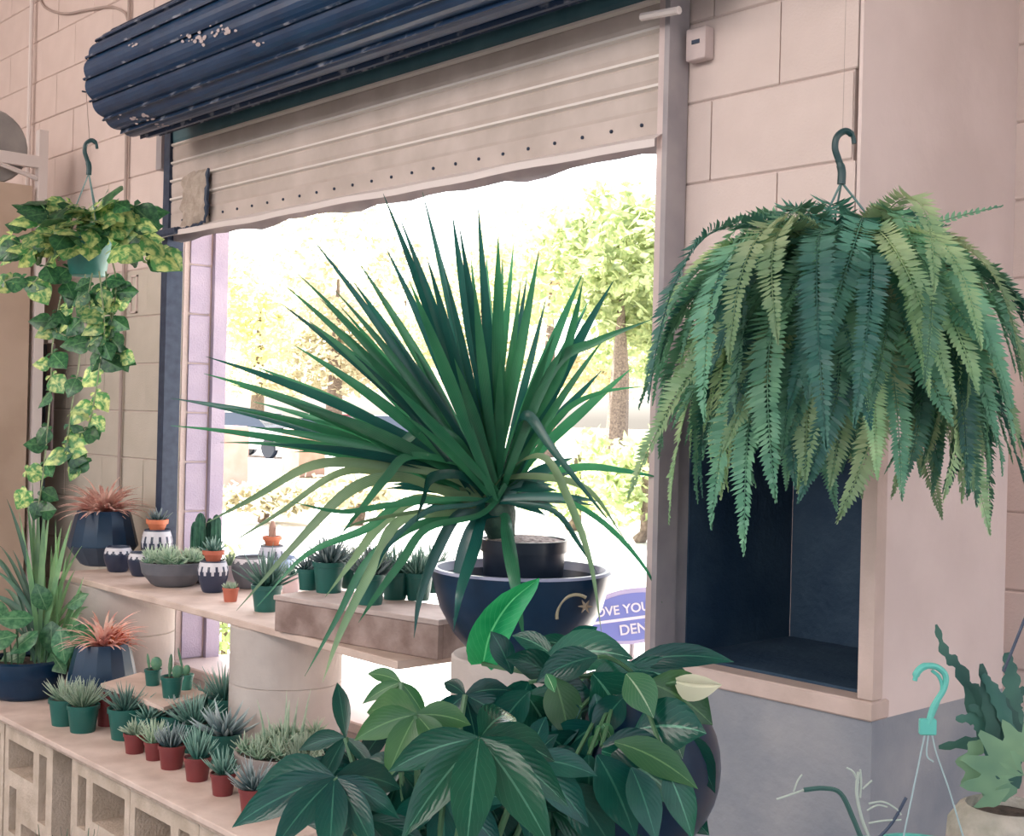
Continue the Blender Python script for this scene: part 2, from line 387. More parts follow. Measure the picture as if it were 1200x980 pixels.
# guide posts of the shutter
gr_ = thing('shutter_guide_rail', 'pale painted steel guide rail beside the hanging fern, bracket bolted near its top', 'rail', (0, 0, 0), group='shutter guide rails')
xa = hy(760, 560, 2.368).x; xb = hy(776, 560, 2.39).x
b = MB(); b.box((xa, 2.368, .42), (xb-.003, 2.435, 3.3), bev=.003); b.build('rail', M_post, gr_)
b = MB(); b.box((xb-.002, 2.362, .42), (xb+.014, 2.435, 3.3), bev=.003); b.build('flange', M_post2, gr_)
pz = hy(820, 50, 2.42)
b = MB(); b.box((pz.x-.03, 2.405, pz.z-.045), (pz.x+.03, 2.436, pz.z+.035), bev=.003); bk = b.build('bracket', M_post, gr_)
b = MB(); b.box((pz.x-.012, 2.403, pz.z-.006), (pz.x+.012, 2.406, pz.z+.004)); b.build('slot', M_dark, bk)
p1 = hy(752, 20, 2.32); p2 = hy(796, 12, 2.32)
MB().tube([p1, p2], .010, 8).build('rod', M_white, gr_)
gl = thing('shutter_guide_rail', 'dark navy steel guide rail along the lilac window reveal', 'rail', (0, 0, 0), group='shutter guide rails')
b = MB(); b.box((XL-.02, 2.37, .42), (XL+.03, 2.438, 2.6), bev=.003); b.build('rail', M_dark, gl)
b = MB(); b.box((XL-.055, 2.40, .42), (XL-.022, 2.436, 2.62), bev=.003); b.build('flange', M_post, gl)
b = MB(); b.box((XL-.12, 2.385, 2.42), (XL-.075, 2.436, 2.60), bev=.003); b.build('bracket', M_post2, gl)

# ------------------------------------------------------------------ roll-up shutter
sh = thing('roll_up_shutter', 'steel roll-up shutter half open, navy coiled drum above beige slats', 'shutter', (0, 0, 0))
YC = 2.385
zb0 = hy(200, 274, YC).z; zb1 = hy(775, 168, YC).z; zb = (zb0+zb1)/2
x0s, x1s = XL+.01, xa+.018
PITCH = .072
def slat_mesh():
    b = MB(); n = 14; L = x1s-x0s
    prof = [(.004, -.008), (-.001, 0), (-.004, .012), (-.005, .05), (-.001, .056), (-.012, .061), (-.012, .068), (0, PITCH)]
    for i in range(n):
        for j in range(len(prof)-1):
            xa_, xb_ = x0s+L*i/n, x0s+L*(i+1)/n
            b.add([(xa_, prof[j][0], prof[j][1]), (xb_, prof[j][0], prof[j][1]), (xb_, prof[j+1][0], prof[j+1][1]), (xa_, prof[j+1][0], prof[j+1][1])], [(0, 1, 2, 3)], 1 if j in (4, 5) else 0)
    return b.mesh('slat', [M_slat, M_rib], 30)
sm = slat_mesh(); sm2 = sm.copy(); sm2.materials[0] = mat('teal_slat', (.045, .12, .15), .5, noise_s=8, c2=(.07, .16, .19)); sm2.materials[1] = mat('teal_slat_rib', (.16, .28, .32), .4)  # second slat set, darker teal, for the upper slats
zc = zb+.075
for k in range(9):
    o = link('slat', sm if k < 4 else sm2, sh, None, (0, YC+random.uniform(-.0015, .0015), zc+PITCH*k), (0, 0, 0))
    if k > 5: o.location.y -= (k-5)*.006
# bottom bar with its pale lip and warped seal
b = MB()
n = 30
for i in range(n):
    u0, u1 = i/n, (i+1)/n
    X0, X1 = x0s+(x1s-x0s)*u0, x0s+(x1s-x0s)*u1
    wv = lambda u: .006*sin(u*17)+.004*sin(u*41)
    for (ya, za, yb, zb_) in ((-.004, .02, -.004, .078), (-.004, .02, .004, .018)):
        b.add([(X0, YC+ya, zb+za), (X1, YC+ya, zb+za), (X1, YC+yb, zb+zb_), (X0, YC+yb, zb+zb_)], [(0, 1, 2, 3)], 0)
    b.add([(X0, YC-.045, zb+.0+wv(u0)*.4), (X1, YC-.045, zb+.0+wv(u1)*.4), (X1, YC-.004, zb+.02), (X0, YC-.004, zb+.02)], [(0, 1, 2, 3)], 1)
    b.add([(X0, YC-.045, zb-.020+wv(u0)*.4), (X1, YC-.045, zb-.020+wv(u1)*.4), (X1, YC-.045, zb+.0+wv(u1)*.4), (X0, YC-.045, zb+wv(u0)*.4)], [(0, 1, 2, 3)], 1)
    b.add([(X0, YC+.01, zb-.02-abs(wv(u0))*2.2), (X1, YC+.01, zb-.02-abs(wv(u1))*2.2), (X1, YC+.006, zb+.02), (X0, YC+.006, zb+.02)], [(0, 1, 2, 3)], 2)
bar = b.build('bottom_bar', [M_slat, M_white, M_post2], sh)
for i in range(24):
    x = x0s+.12+i*(x1s-x0s-.2)/23
    MB().lathe([(.005, 0), (.005, .004), (.002, .006)], (0, 0, 0), 6, M=Matrix.Translation((x, YC-.004, zb+.048)) @ Matrix.Rotation(PI/2, 4, 'X'), capt=True).build('rivet', M_dark, bar)
MB().box((x0s-.12, YC-.06, zb-.014), (x0s+.16, YC-.03, zb+.012), bev=.004).build('end_bar', M_dark, sh)
# bent patch plate in the corner
b = MB(); nx, nz = 9, 9
vs = []
pc = hy(228, 232, YC-.02)
for j in range(nz):
    for i in range(nx):
        e = 1 if i in (0, nx-1) or j in (0, nz-1) else 0
        vs.append((pc.x+(-.5+i/(nx-1))*.21+random.uniform(-.012, .012)*e, YC-.03+.012*e+random.uniform(-.006, .006), pc.z+(-.5+j/(nz-1))*.20+random.uniform(-.012, .012)*e))
b.add(vs, [(j*nx+i, j*nx+i+1, (j+1)*nx+i+1, (j+1)*nx+i) for j in range(nz-1) for i in range(nx-1)])
b.build('patch_plate', mat('rough_patch', (.36, .29, .24), .8, noise_s=25, c2=(.48, .40, .34), bump=.8), sh)
b = MB(); cr = [(pc.x-.115, YC-.03, pc.z-.11), (pc.x-.02, YC-.034, pc.z-.118), (pc.x+.10, YC-.03, pc.z-.10), (pc.x+.115, YC-.03, pc.z), (pc.x+.12, YC-.03, pc.z+.10)]
b.tube([Vector(p)+Vector((random.uniform(-.006, .006), 0, random.uniform(-.008, .008))) for p in catmull(cr, 6)], [random.uniform(.005, .011) for _ in range(25)], 6); b.build('torn_edge', M_dark, sh)
# coil
RY = 2.17; RR = .195
zc1 = hy(150, 105, RY).z+.012
rx0 = hy(101, 95, RY-RR).x; rx1 = -1.9
core = MB(); core.lathe([(RR-.03, 0), (RR-.03, rx1-rx0-.02)], (0, 0, 0), 20, M=Matrix.Translation((rx0+.01, RY, zc1)) @ Matrix.Rotation(PI/2, 4, 'Y'), capt=True)
core.build('drum', M_dark, sh)
ns = 16; b = MB(); prof = []
for j in range(7):
    a = (j/6)*2*PI/ns*1.02; bul = .012*sin(PI*j/6)
    prof.append(((RR+bul)*cos(a), (RR+bul)*sin(a)))
a = 2*PI/ns*1.02
prof.append(((RR+.016)*cos(a), (RR+.016)*sin(a))); prof.append(((RR+.013)*cos(a+.035), (RR+.013)*sin(a+.035)))
for j in range(len(prof)-1):
    N = 1
    b.add([(rx0, prof[j][0], prof[j][1]), (rx1, prof[j][0], prof[j][1]), (rx1, prof[j+1][0], prof[j+1][1]), (rx0, prof[j+1][0], prof[j+1][1])], [(0, 1, 2, 3)], 0 if j < 6 else 1)
    q = .95
    b.add([(rx0, prof[j][0], prof[j][1]), (rx0, prof[j+1][0], prof[j+1][1]), (rx0, prof[j+1][0]*q, prof[j+1][1]*q), (rx0, prof[j][0]*q, prof[j][1]*q)], [(0, 1, 2, 3)], 1)
cs = b.mesh('slat', [M_roll, mat('worn_slat_edge', (.006, .03, .08), .45, noise_s=18, c2=(.24, .26, .32), nfac=(.56, .66))], 25)
for k in range(ns):
    link('slat', cs, sh, None, (0, RY, zc1), (2*PI*k/ns+.1, 0, 0))
# chipped paint scars on the drum: small raised flakes
b = MB()
for (px, py, n, s) in ((225, 45, 16, 16), (258, 36, 10, 12), (152, 140, 8, 9), (172, 138, 7, 8), (300, 52, 6, 6), (157, 52, 4, 5), (190, 146, 5, 6), (226, 142, 4, 6)):
    for i in range(n):
        qx, qy = px+random.gauss(0, s*.7), py+random.gauss(0, s*.28)
        d = ray(qx, qy); bq = d.y*(-RY)+d.z*(EYE.z-zc1); aq = d.y**2+d.z**2; cq = RY**2+(EYE.z-zc1)**2-(RR+.0145)**2
        disc = bq*bq-aq*cq
        if disc < 0: continue
        p = EYE+d*((-bq-math.sqrt(disc))/aq); nn = Vector((0, p.y-RY, p.z-zc1)).normalized(); t1 = Vector((1, 0, 0)); t2 = nn.cross(t1)
        m_ = 7; rr = random.uniform(.004, .012)
        ring = [p+(t1*cos(2*PI*k/m_)*1.5+t2*sin(2*PI*k/m_)*.7)*rr*random.uniform(.6, 1.1) for k in range(m_)]
        b.add([p+nn*.0015]+ring, [(0, 1+k, 1+(k+1) % m_) for k in range(m_)])
b.build('paint_chips', mat('primer', (.50, .42, .42), .8), sh, kind='stuff')

# ------------------------------------------------------------------ conduits, cord on the wall
def pipe(name, label, cat, pts, r, m, group=None):
    o = MB().tube(pts, r, 8).build(name, m); tag(o, label, cat, group); return o
pA = hy(151, 0, 2.425); pB = hy(147, 235, 2.425)
pipe('wall_conduit', 'thin pinkish conduit running down the wall behind the coil end', 'pipe', [(pA.x, 2.425, 3.6), pB, (pB.x, 2.425, .6)], .008, M_line)
pA = hy(38, 0, 2.415)
pipe('wall_conduit', 'thin white pipe running down the wall past the steel rack post', 'pipe', [(pA.x, 2.413, 3.88), (pA.x, 2.413, 1.2)], .011, M_white)
cp = [hy(45, -12, 2.43), hy(52, 8, 2.43), hy(75, 16, 2.43), hy(100, 12, 2.43), hy(128, 8, 2.43), hy(145, 14, 2.43), hy(150, 24, 2.43)]
pipe('wall_cable', 'beige cable drooping across the upper block wall', 'cable', catmull(cp, 5), .006, M_line)
wp = hy(157, 345, W-.004)
fb = MB()
for (a, c) in (((-.03, 0, -.08), (-.024, .008, .08)), ((.024, 0, -.08), (.03, .008, .08)), ((-.03, 0, .074), (.03, .008, .08)), ((-.03, 0, -.08), (.03, .008, -.074))): fb.box(a, c, M=Matrix.Translation((wp.x, wp.y-.004, wp.z)))
tag(fb.build('wall_plate_frame', M_block), 'small raised rectangular plate frame painted over on the blocks', 'plate')

# ------------------------------------------------------------------ rack, cabinet and reel in the corner
CX = -5.95
q0 = hy(38, 218, 2.2)
CX = q0.x
cb = thing('tall_cabinet', 'tall plain tan board cabinet beside the trailing pothos', 'cabinet', (CX-.45, 1.7, 0))
MB().box((-.45, -.9, 0), (.44, .5, q0.z), bev=.004).build('body', M_tan, cb)
MB().box((.44, -.9, .05), (.452, .5, q0.z-.0), bev=.003).build('side_panel', M_tan, cb)
rk = thing('wall_rack', 'white painted steel rack with diagonal brace standing by the cabinet', 'rack', (0, 0, 0))
r0 = hy(49, 160, 2.24)
zr = lambda py: hy(49, py, 2.24).z
MB().box((r0.x-.020, 2.222, 0), (r0.x+.022, 2.262, zr(153)), bev=.003).build('post', M_white, rk)
MB().box((r0.x-.008, 1.45, zr(198)), (r0.x+.022, 2.222, zr(184)), bev=.003).build('rail', M_white, rk)
MB().tube([(r0.x+.008, 2.22, zr(210)), (r0.x+.008, 1.98, zr(194))], .011, 6).build('brace', M_white, rk)
zq = hy(45, 395, 2.3).z; zq2 = hy(45, 535, 2.3).z
for zz in (zq, zq2): MB().box((r0.x-.32, 2.30, zz-.03), (r0.x-.022, 2.325, zz+.03)).build('rail', M_white, rk)
MB().box((r0.x-.12, 2.335, zq2+.03), (r0.x-.05, 2.345, zq-.03)).build('back_panel', mat('dusty_mauve', (.28, .22, .23), .7), rk)
MB().box((r0.x-.30, 2.335, .6), (r0.x-.13, 2.345, zq-.03)).build('dark_panel', M_dark, rk)
# cable reel lying on edge on top of the cabinet, disc facing us
rc = hy(2, 172, 2.0); 
rl = thing('cable_reel', 'grey metal cable reel with dark core standing on the tan cabinet', 'reel', (CX-.20, 2.04, q0.z+.166))
MX = Matrix.Rotation(PI/2, 4, 'Y')
for xx, rr in ((.12, .16), (-.04, .15)):
    MB().lathe([(.001, -.006), (rr*.3, -.006), (rr, -.006), (rr+.006, 0), (rr, .006), (rr*.3, .01), (.022, .012)], (xx, 0, 0), 30, M=MX, capb=False).build('flange', M_reel, rl)
MB().lathe([(.10, -.04), (.10, .12)], (0, 0, 0), 24, M=MX).build('drum', M_reeld, rl)
MB().lathe([(.02, 0), (.02, .02)], (.12, 0, 0), 10, M=MX, capt=True).build('hub', M_dark, rl)
rl.scale = (1, 1, 1)

# ------------------------------------------------------------------ shelves
ZU, ZLo = .82, .43
tag(MB().box((-4.79, 1.985, ZU-.022), (-2.62, 2.36, ZU), bev=.003).build('shelf_board', [M_ply]), 'long pale plywood board laid across the concrete drums', 'board', 'upper shelf boards')
tag(MB().box((-4.60, 2.365, ZU-.022), (-2.60, 2.66, ZU), bev=.003).build('shelf_board', [M_ply]), 'rear plywood board running into the window opening', 'board', 'upper shelf boards')
lw = thing('shelf_board', 'low pale plywood board covered with small succulent pots', 'board', (0, 0, 0))
MB().box((-5.3, 1.585, ZLo-.016), (-2.62, 2.30, ZLo), bev=.002).build('top', M_ply, lw)
MB().box((-5.3, 1.60, ZLo-.032), (-2.62, 2.30, ZLo-.017), bev=.002).build('under_panel', M_ply2, lw)
# pierced cast blocks under the low board
def pierced(holes, S=.392, D=.19):
    xs = sorted({0, S} | {h[0] for h in holes} | {h[1] for h in holes}); zs = sorted({0, S} | {h[2] for h in holes} | {h[3] for h in holes})
    solid = lambda i, j: 0 <= i < len(xs)-1 and 0 <= j < len(zs)-1 and not any(h[0]-1e-6 <= xs[i] and xs[i+1] <= h[1]+1e-6 and h[2]-1e-6 <= zs[j] and zs[j+1] <= h[3]+1e-6 for h in holes)
    b = MB()
    for i in range(len(xs)-1):
        for j in range(len(zs)-1):
            if not solid(i, j): continue
            X0, X1, Z0, Z1 = xs[i], xs[i+1], zs[j], zs[j+1]
            b.add([(X0, 0, Z0), (X1, 0, Z0), (X1, 0, Z1), (X0, 0, Z1)], [(0, 1, 2, 3)]); b.add([(X0, D, Z0), (X1, D, Z0), (X1, D, Z1), (X0, D, Z1)], [(3, 2, 1, 0)])
            if not solid(i-1, j): b.add([(X0, 0, Z0), (X0, 0, Z1), (X0, D, Z1), (X0, D, Z0)], [(0, 1, 2, 3)])
            if not solid(i+1, j): b.add([(X1, 0, Z0), (X1, D, Z0), (X1, D, Z1), (X1, 0, Z1)], [(0, 1, 2, 3)])
            if not solid(i, j-1): b.add([(X0, 0, Z0), (X0, D, Z0), (X1, D, Z0), (X1, 0, Z0)], [(0, 1, 2, 3)])
            if not solid(i, j+1): b.add([(X0, 0, Z1), (X1, 0, Z1), (X1, D, Z1), (X0, D, Z1)], [(0, 1, 2, 3)])
    return b.mesh('cast_block', M_cind, 20)
mA = pierced([(.03, .24, .24, .34), (.285, .345, .13, .345), (.045, .105, .04, .19), (.15, .345, .03, .09)])
mB_ = pierced([(.15, .36, .23, .345), (.045, .105, .19, .345), (.15, .22, .03, .19), (.275, .35, .03, .19)])
xb_ = [hy(px, 850, 1.6).x for px in (56, 78, 150)]
lab = ['pierced cast concrete block at the cabinet end of the low board', 'pierced concrete block under the big blue bowl', 'pierced concrete block next after the dark gap under the low board',
       'pierced concrete block under the front row of red pots', 'pierced concrete block below the last red pots', 'pierced concrete block behind the glossy palmate leaves']
pos = [xb_[0]-.80, xb_[0]-.395, xb_[1], xb_[1]+.395, xb_[1]+.79, xb_[1]+1.2]
for i, x in enumerate(pos):
    o = link('cast_block', mA if i % 2 else mB_, None, None, (x, 1.62, .004)); tag(o, lab[i], 'block', 'pierced blocks carrying the low board')
tag(link('cast_block', mA, None, None, (-4.2, 2.06, .004)), 'pierced concrete block supporting the rear of the low board', 'block', 'pierced blocks carrying the low board')
tag(link('cast_block', mB_, None, None, (-3.0, 2.06, .004)), 'pierced block at rear of the low board beneath the grey planter', 'block', 'pierced blocks carrying the low board')
# concrete drums
def drum(px, py, dia, label, z0=ZLo, z1=ZU-.022, Y=2.15):
    u = hy(px, py, Y)
    t = thing('concrete_drum', label, 'drum', (u.x, Y, z0), group='concrete drums under the boards'); H = z1-z0
    R = dia/2; g = H*.52
    MB().lathe([(R-.004, 0), (R, .004), (R, g-.003), (R-.004, g), (R, g+.003), (R, H-.004), (R-.004, H), (R-.04, H)], (0, 0, 0), 40, capt=True).build('body', M_tube, t)
    return t
drum(149, 740, .345, 'cylindrical concrete drum behind the orange bromeliad')
drum(335, 790, .345, 'cylindrical concrete drum with hairline crack behind the grey succulent planter')
# small raised board
zrb = ZLo+.125
c4 = [hz(118, 801, zrb), hz(192, 829, zrb), hz(242, 812, zrb), hz(165, 788, zrb)]
b = MB(); b.add([p for p in c4]+[p-Vector((0, 0, .012)) for p in c4], [(0, 1, 2, 3), (7, 6, 5, 4), (0, 4, 5, 1), (1, 5, 6, 2), (2, 6, 7, 3), (3, 7, 4, 0)])
tag(b.build('riser_board', M_ply), 'small thin board raised above the pots carrying three cactus pots', 'board')
ctr = (c4[0]+c4[1]+c4[2]+c4[3])/4

# weathered wooden box on the shelf
BX = thing('wooden_plinth', 'long weathered wooden box on the shelf carrying green nursery pots', 'box', (0, 0, 0))
bl, br_ = Vector((-3.18, 1.965)), Vector((-2.57, 2.075)); dx = (br_-bl); Lb = dx.length; ang = math.atan2(dx.y, dx.x)
Mx = Matrix.Translation((bl.x, bl.y, ZU)) @ Matrix.Rotation(ang, 4, 'Z')
ZB = ZU+.105
MB().box((0, 0, .001), (Lb, .02, .09), M=Mx, bev=.002).build('front_panel', M_crate, BX)
MB().box((0, .18, .001), (Lb, .20, .09), M=Mx, bev=.002).build('back_panel', M_crate, BX)
MB().box((0, .021, .001), (.02, .179, .09), M=Mx).build('end_panel', M_crate, BX)
MB().box((Lb-.02, .021, .001), (Lb, .179, .09), M=Mx).build('end_panel', M_crate, BX)
MB().box((-.004, -.004, .0905), (Lb+.004, .204, .105), M=Mx, bev=.002).build('top', mat('pale_worn_wood', (.40, .31, .28), .7, noise_s=12, c2=(.52, .42, .39)), BX)

# ------------------------------------------------------------------ plants: generators
def spikes(mb, c, n, ln, wd, e0, e1, curl=.3, seg=3, mi=0, rnd=random, base=.25):
    c = Vector(c)
    for i in range(n):
        a = i*2.39996+rnd.uniform(-.3, .3); q = i/max(1, n-1); e = math.radians(e0+(e1-e0)*q+rnd.uniform(-8, 8)); L = ln*rnd.uniform(.75, 1.1)
        h = Vector((cos(a), sin(a), 0)); p = c+h*(ln*base*(1-q)*.5); pts = []; rs = []
        for k in range(seg+1):
            t = k/seg; ee = e+curl*t*(1-sin(e)); 
            if k: p = p+(h*cos(ee)+Vector((0, 0, sin(ee))))*(L/seg)
            pts.append(p.copy()); rs.append(max(.0004, wd*(1-t**1.6)*(.75+.5*t)))
        mb.tube(pts, rs, 4, mi, cap=False)
def rosette(mb, c, n, ln, wd, e0, e1, droop=.6, seg=6, mi=0, fold=.35):
    """strap leaves arching out"""
    c = Vector(c)
    for i in range(n):
        a = random.uniform(0, 2*PI); q = i/max(1, n-1); e = math.radians(e0+(e1-e0)*q+random.uniform(-8, 8)); L = ln*random.uniform(.7, 1.15)
        h = Vector((cos(a), sin(a), 0)); p = c.copy(); pts = [p.copy()]; ws = [wd*.7]
        for k in range(1, seg+1):
            t = k/seg; ee = e-droop*t*t*2
            p = p+(h*cos(ee)+Vector((0, 0, sin(ee))))*(L/seg); pts.append(p.copy()); ws.append(max(.0006, wd*(1-t**3)))
        mb.strip(pts, ws, Vector((-sin(a), cos(a), 0)), fold, mi)
def pot_profile(r, h):
    rb = r*.76
    return [(rb, 0), (rb*1.01, h*.02), (r*.95, h*.82), (r*.95, h*.83), (r*1.02, h*.84), (r*1.03, h*.99), (r*.97, h), (r*.93, h*.97), (r*.90, h*.88)]
def soil(t, r, z, m=None): return MB().lathe([(.001, 0), (r*.5, .004), (r, 0)], (0, 0, z), 16, capb=False).build('soil', m or M_soil, t)
def nursery(label, base, dia, h, mpot, plant, name='potted_succulent', cat='potted plant', group=None, tilt=0):
    t = thing(name, label, cat, base, random.uniform(0, 6), group); r = dia/2
    MB().lathe(pot_profile(r, h), (0, 0, 0), 24).build('pot', mpot, t); soil(t, r*.91, h*.88)
    f = MB(); plant(f, h*.9, r); return t, f
def haw(n=26, k=1.5, e=(12, 80), w=.10):
    return lambda f, z, r: spikes(f, (0, 0, z), n, r*k, r*w, e[0], e[1], .5)
SG = 'small potted succulents on the low board'
def small(px, py, wpx, label, mp, lm, plant, z=ZLo, hk=.86, group=SG, name='potted_succulent', tall=None):
    p = hz(px, py, z); dia = wpx*depth(p)/FPX
    t, f = nursery(label, p, dia, tall or dia*hk, mp, plant, name, 'potted plant', group)
    f.build('foliage', lm, t, 'stuff', 60); return t
def haw_c(n, k, e, w, curl=.5): return lambda f, z, r: (spikes(f, (0, 0, z), int(n*1.4), r*k*1.42, r*w*.9, e[0], e[1], curl, 4), spikes(f, (r*.35, r*.2, z), n//2, r*k*1.0, r*w*.8, e[0], e[1], curl, 3))
small(97, 857, 37, 'green pot with pale spiky succulent, front one of the pair by the big blue bowl', M_grn, L_hawp, haw_c(46, 1.35, (15, 85), .085))
small(75, 849, 36, 'green pot behind the pale spiky succulent, half hidden', M_grn, L_hawp, haw_c(30, 1.2, (15, 80), .085))
small(125, 850, 26, 'oxblood red pot standing in shade under the small raised board', M_red, L_hawd, haw_c(6, .6, (30, 80), .09), tall=.10)
small(147, 865, 42, 'green pot with long-leaved spiky succulent behind the first red pot', M_grn, L_haw, haw_c(30, 1.15, (15, 80), .09))
small(158, 882, 27, 'red pot with tiny pale leaf rosette, first in the red row', M_red, L_hawp, haw_c(22, 1.1, (10, 70), .20, .2))
small(181, 890, 25, 'red pot with upright pale grey-green leaves, second in the red row', M_red, L_hawp, haw_c(26, 1.7, (35, 88), .12))
small(201, 900, 32, 'red pot with white-toothed dark rosette curling inward', M_red, L_hawd, haw_c(34, 1.35, (5, 75), .12, 1.2))
small(231, 914, 32, 'red pot with upright blue-green leaf fan, fourth in the red row', M_red, L_haw, haw_c(28, 1.7, (45, 90), .12))
small(261, 931, 30, 'red pot with pointed grey-green rosette, fifth in the red row', M_red, L_haw, haw_c(28, 1.5, (20, 85), .12))
small(296, 952, 34, 'red pot with silvery spreading leaves touching the palmate leaf tip', M_red, L_hawd, haw_c(34, 1.6, (5, 70), .11))
small(228, 880, 40, 'dark green pot with dense silver-striped rosette behind the fourth red pot', M_grn, L_haw, haw_c(46, 1.35, (10, 85), .10))
small(205, 868, 36, 'dark green pot with white-edged curling rosette behind the toothed one', M_grn, L_hawd, haw_c(46, 1.0, (0, 80), .10, 1.3))
small(238, 851, 36, 'dark green pot with star rosette behind the raised board corner', M_grn, L_haw, haw_c(36, 1.05, (10, 60), .10))
small(262, 858, 38, 'tall green pot with slim upright leaves against the concrete drum', M_grn, L_haw, haw_c(22, 1.7, (35, 85), .09), tall=.11)
small(176, 868, 34, 'green pot with blue-green spikes behind the second red pot', M_grn, L_haw, haw_c(30, 1.0, (12, 65), .10))
small(262, 893, 40, 'dark pot with broad star-shaped dark rosette beside the grey planter', M_grn, L_hawd, haw_c(20, 1.5, (5, 60), .22))
small(352, 937, 42, 'green pot of white-striped upright spikes in front of the grey planter', M_grn, L_hawp, haw_c(44, 1.5, (30, 88), .08))
small(395, 952, 44, 'green pot of silvery spikes tucked behind the dark palmate leaf', M_grn, L_hawp, haw_c(44, 1.4, (35, 90), .08))

# grey planter of massed succulents
p = hz(333, 922, ZLo); t = thing('succulent_planter', 'round taupe planter crammed with pale green succulents before the drum', 'planter', p)
MB().lathe([(.085, 0), (.11, .02), (.132, .07), (.138, .10), (.130, .102), (.124, .09)], (0, 0, 0), 32).build('bowl', M_taupe, t); soil(t, .125, .085)
f = MB()
for i in range(60):
    a = random.uniform(0, 2*PI); r = .115*math.sqrt(random.random())
    spikes(f, (r*cos(a), r*sin(a), .085+random.uniform(.0, .05)), 12, random.uniform(.03, .05), .0032, 0, 85, .6)
for i in range(14):
    a = random.uniform(0, 2*PI); r = .08*random.random(); L = random.uniform(.09, .17)
    f.tube(bez([(r*cos(a), r*sin(a), .09), (r*cos(a)*1.2, r*sin(a)*1.2, .09+L*.6), (r*cos(a)*1.6, r*sin(a)*1.6, .09+L)], 4), [.004, .004, .0035, .002, .0005], 5)
f.build('foliage', L_hawp, t, 'stuff', 60)

# cactus pots on the raised board
def padcactus(t, h, spec):
    for (dx_, dz_, w_, hh, lean) in spec:
        M_ = Matrix.Translation((dx_, 0, h)) @ Matrix.Rotation(lean, 4, 'Y')
        MB().lathe([(.001, 0), (w_*.5, hh*.08), (w_, hh*.45), (w_*.85, hh*.8), (w_*.4, hh*.97), (.001, hh)], (0, 0, 0), 12, M=M_ @ Matrix.Diagonal((1, .45 if w_ > .008 else 1, 1, 1)), capb=False).build('pad', L_pad, t)
for (px, py, wp_, lb, spec) in ((179, 803, 20, 'small green cactus pot at the rear of the raised board', ((-.012, 0, .005, .055, -.15), (.008, 0, .020, .045, .1))),
                              (201, 817, 26, 'small green cactus pot at the front of the raised board', ((-.008, 0, .007, .075, .05), (.010, 0, .018, .042, .3))),
                              (217, 808, 19, 'pale green cactus pot with thin pointed leaf by the raised board corner', ((.0, 0, .012, .035, .2), (-.005, 0, .004, .09, -.25)))):
    p = hz(px, py, zrb); dia = wp_*depth(p)/FPX
    t, f = nursery(lb, p, dia, dia*.95, M_grnl if px > 205 else M_grn, lambda f, z, r: None, 'potted_cactus', 'potted cactus', 'cactus pots on the raised board'); t.rotation_euler.z = TH*0+.73
    padcactus(t, dia*.85, spec)
# supports under the raised board: two upturned pots
for (q, lb) in ((c4[0].lerp(c4[2], .22), 'upturned oxblood pot propping the raised board near the bromeliad'), (c4[2].lerp(c4[0], .25), 'upturned oxblood pot propping the raised board near the drum')):
    o = MB().lathe([(.05, 0), (.038, zrb-.012-ZLo)], (q.x, q.y, ZLo), 20, capt=True).build('upturned_pot', M_red); tag(o, lb, 'pot')

# big faceted blue pots with bromeliads
def bluepot(px, py, w_, label, lm, z, pl, hh=.80, tuft=None):
    p = hz(px, py, z); R = w_*depth(p)/FPX/2; H = R*2*hh
    t = thing('potted_bromeliad', label, 'potted plant', p, .3, 'bromeliads in faceted blue pots')
    prof = [(R*.52, 0), (R*.62, H*.03), (R*.97, H*.33), (R, H*.36), (R, H*.38), (R*.80, H*.90), (R*.73, H), (R*.66, H*1.0), (R*.62, H*.9)]
    MB().lathe(prof, (0, 0, 0), 14, mf=lambda a, z_, i: 1 if i < 3 else 0).build('pot', [M_glaze, M_glz2], t, sharp=20); soil(t, R*.64, H*.9)
    f = MB(); rosette(f, (0, 0, H*.92), int(pl*1.4), R*1.35, R*.055, 16, 66, .42, 7, 0, .5); f.build('foliage', lm, t, 'stuff', 60)
    return t
bluepot(120, 662, 80, 'faceted blue pot with pinkish bromeliad on the end of the upper board', L_pinkb, ZU, 110)
t = bluepot(119, 822, 80, 'faceted blue pot with glowing orange bromeliad on the low board', L_pinkb, ZLo, 80, .86)
f = MB(); rosette(f, (.03, .02, .17), 50, .11, .008, 25, 88, .3); f.build('orange_leaves', L_orab, t, 'stuff', 60)

# jars with white drip glaze
def jar(px, py, w_, label, z=ZU, hk=.92, grey=False, drip=.5, inner=None, gname='drip-glazed jars on the upper board'):
    p = hz(px, py, z); R = w_*depth(p)/FPX/2; H = 2*R*hk
    t = thing('glazed_jar', label, 'jar', p, 0, gname)
    prof = [(R*.58, 0), (R*.66, H*.03)]
    for k in range(1, 25):
        u = k/24; prof.append((R*(.66+.34*sin(min(1, u*1.45)*PI/2) - (.28*max(0, u-.7)/.3)**1.2*.9), H*(.03+.95*u)))
    prof += [(prof[-1][0]-.003, H*.985), (prof[-1][0]-.005, H*.9), (prof[-1][0]-.003, H*.5)]
    MB().lathe(prof, (0, 0, 0), 72, mf=lambda a, zz, i: 1 if (zz > H*(.86-drip*.34*(.5+.5*cos(a*12))**.7) and i < 26 and zz < H*.93) else 0).build('body', [M_greyb if grey else M_jar, M_drip], t)
    return t, R, H
jar(138, 670, 33, 'small empty charcoal jar with white dripped rim, beside the pinkish bromeliad')
jar(165, 675, 31, 'small charcoal jar with dripped rim half behind the grey succulent bowl')
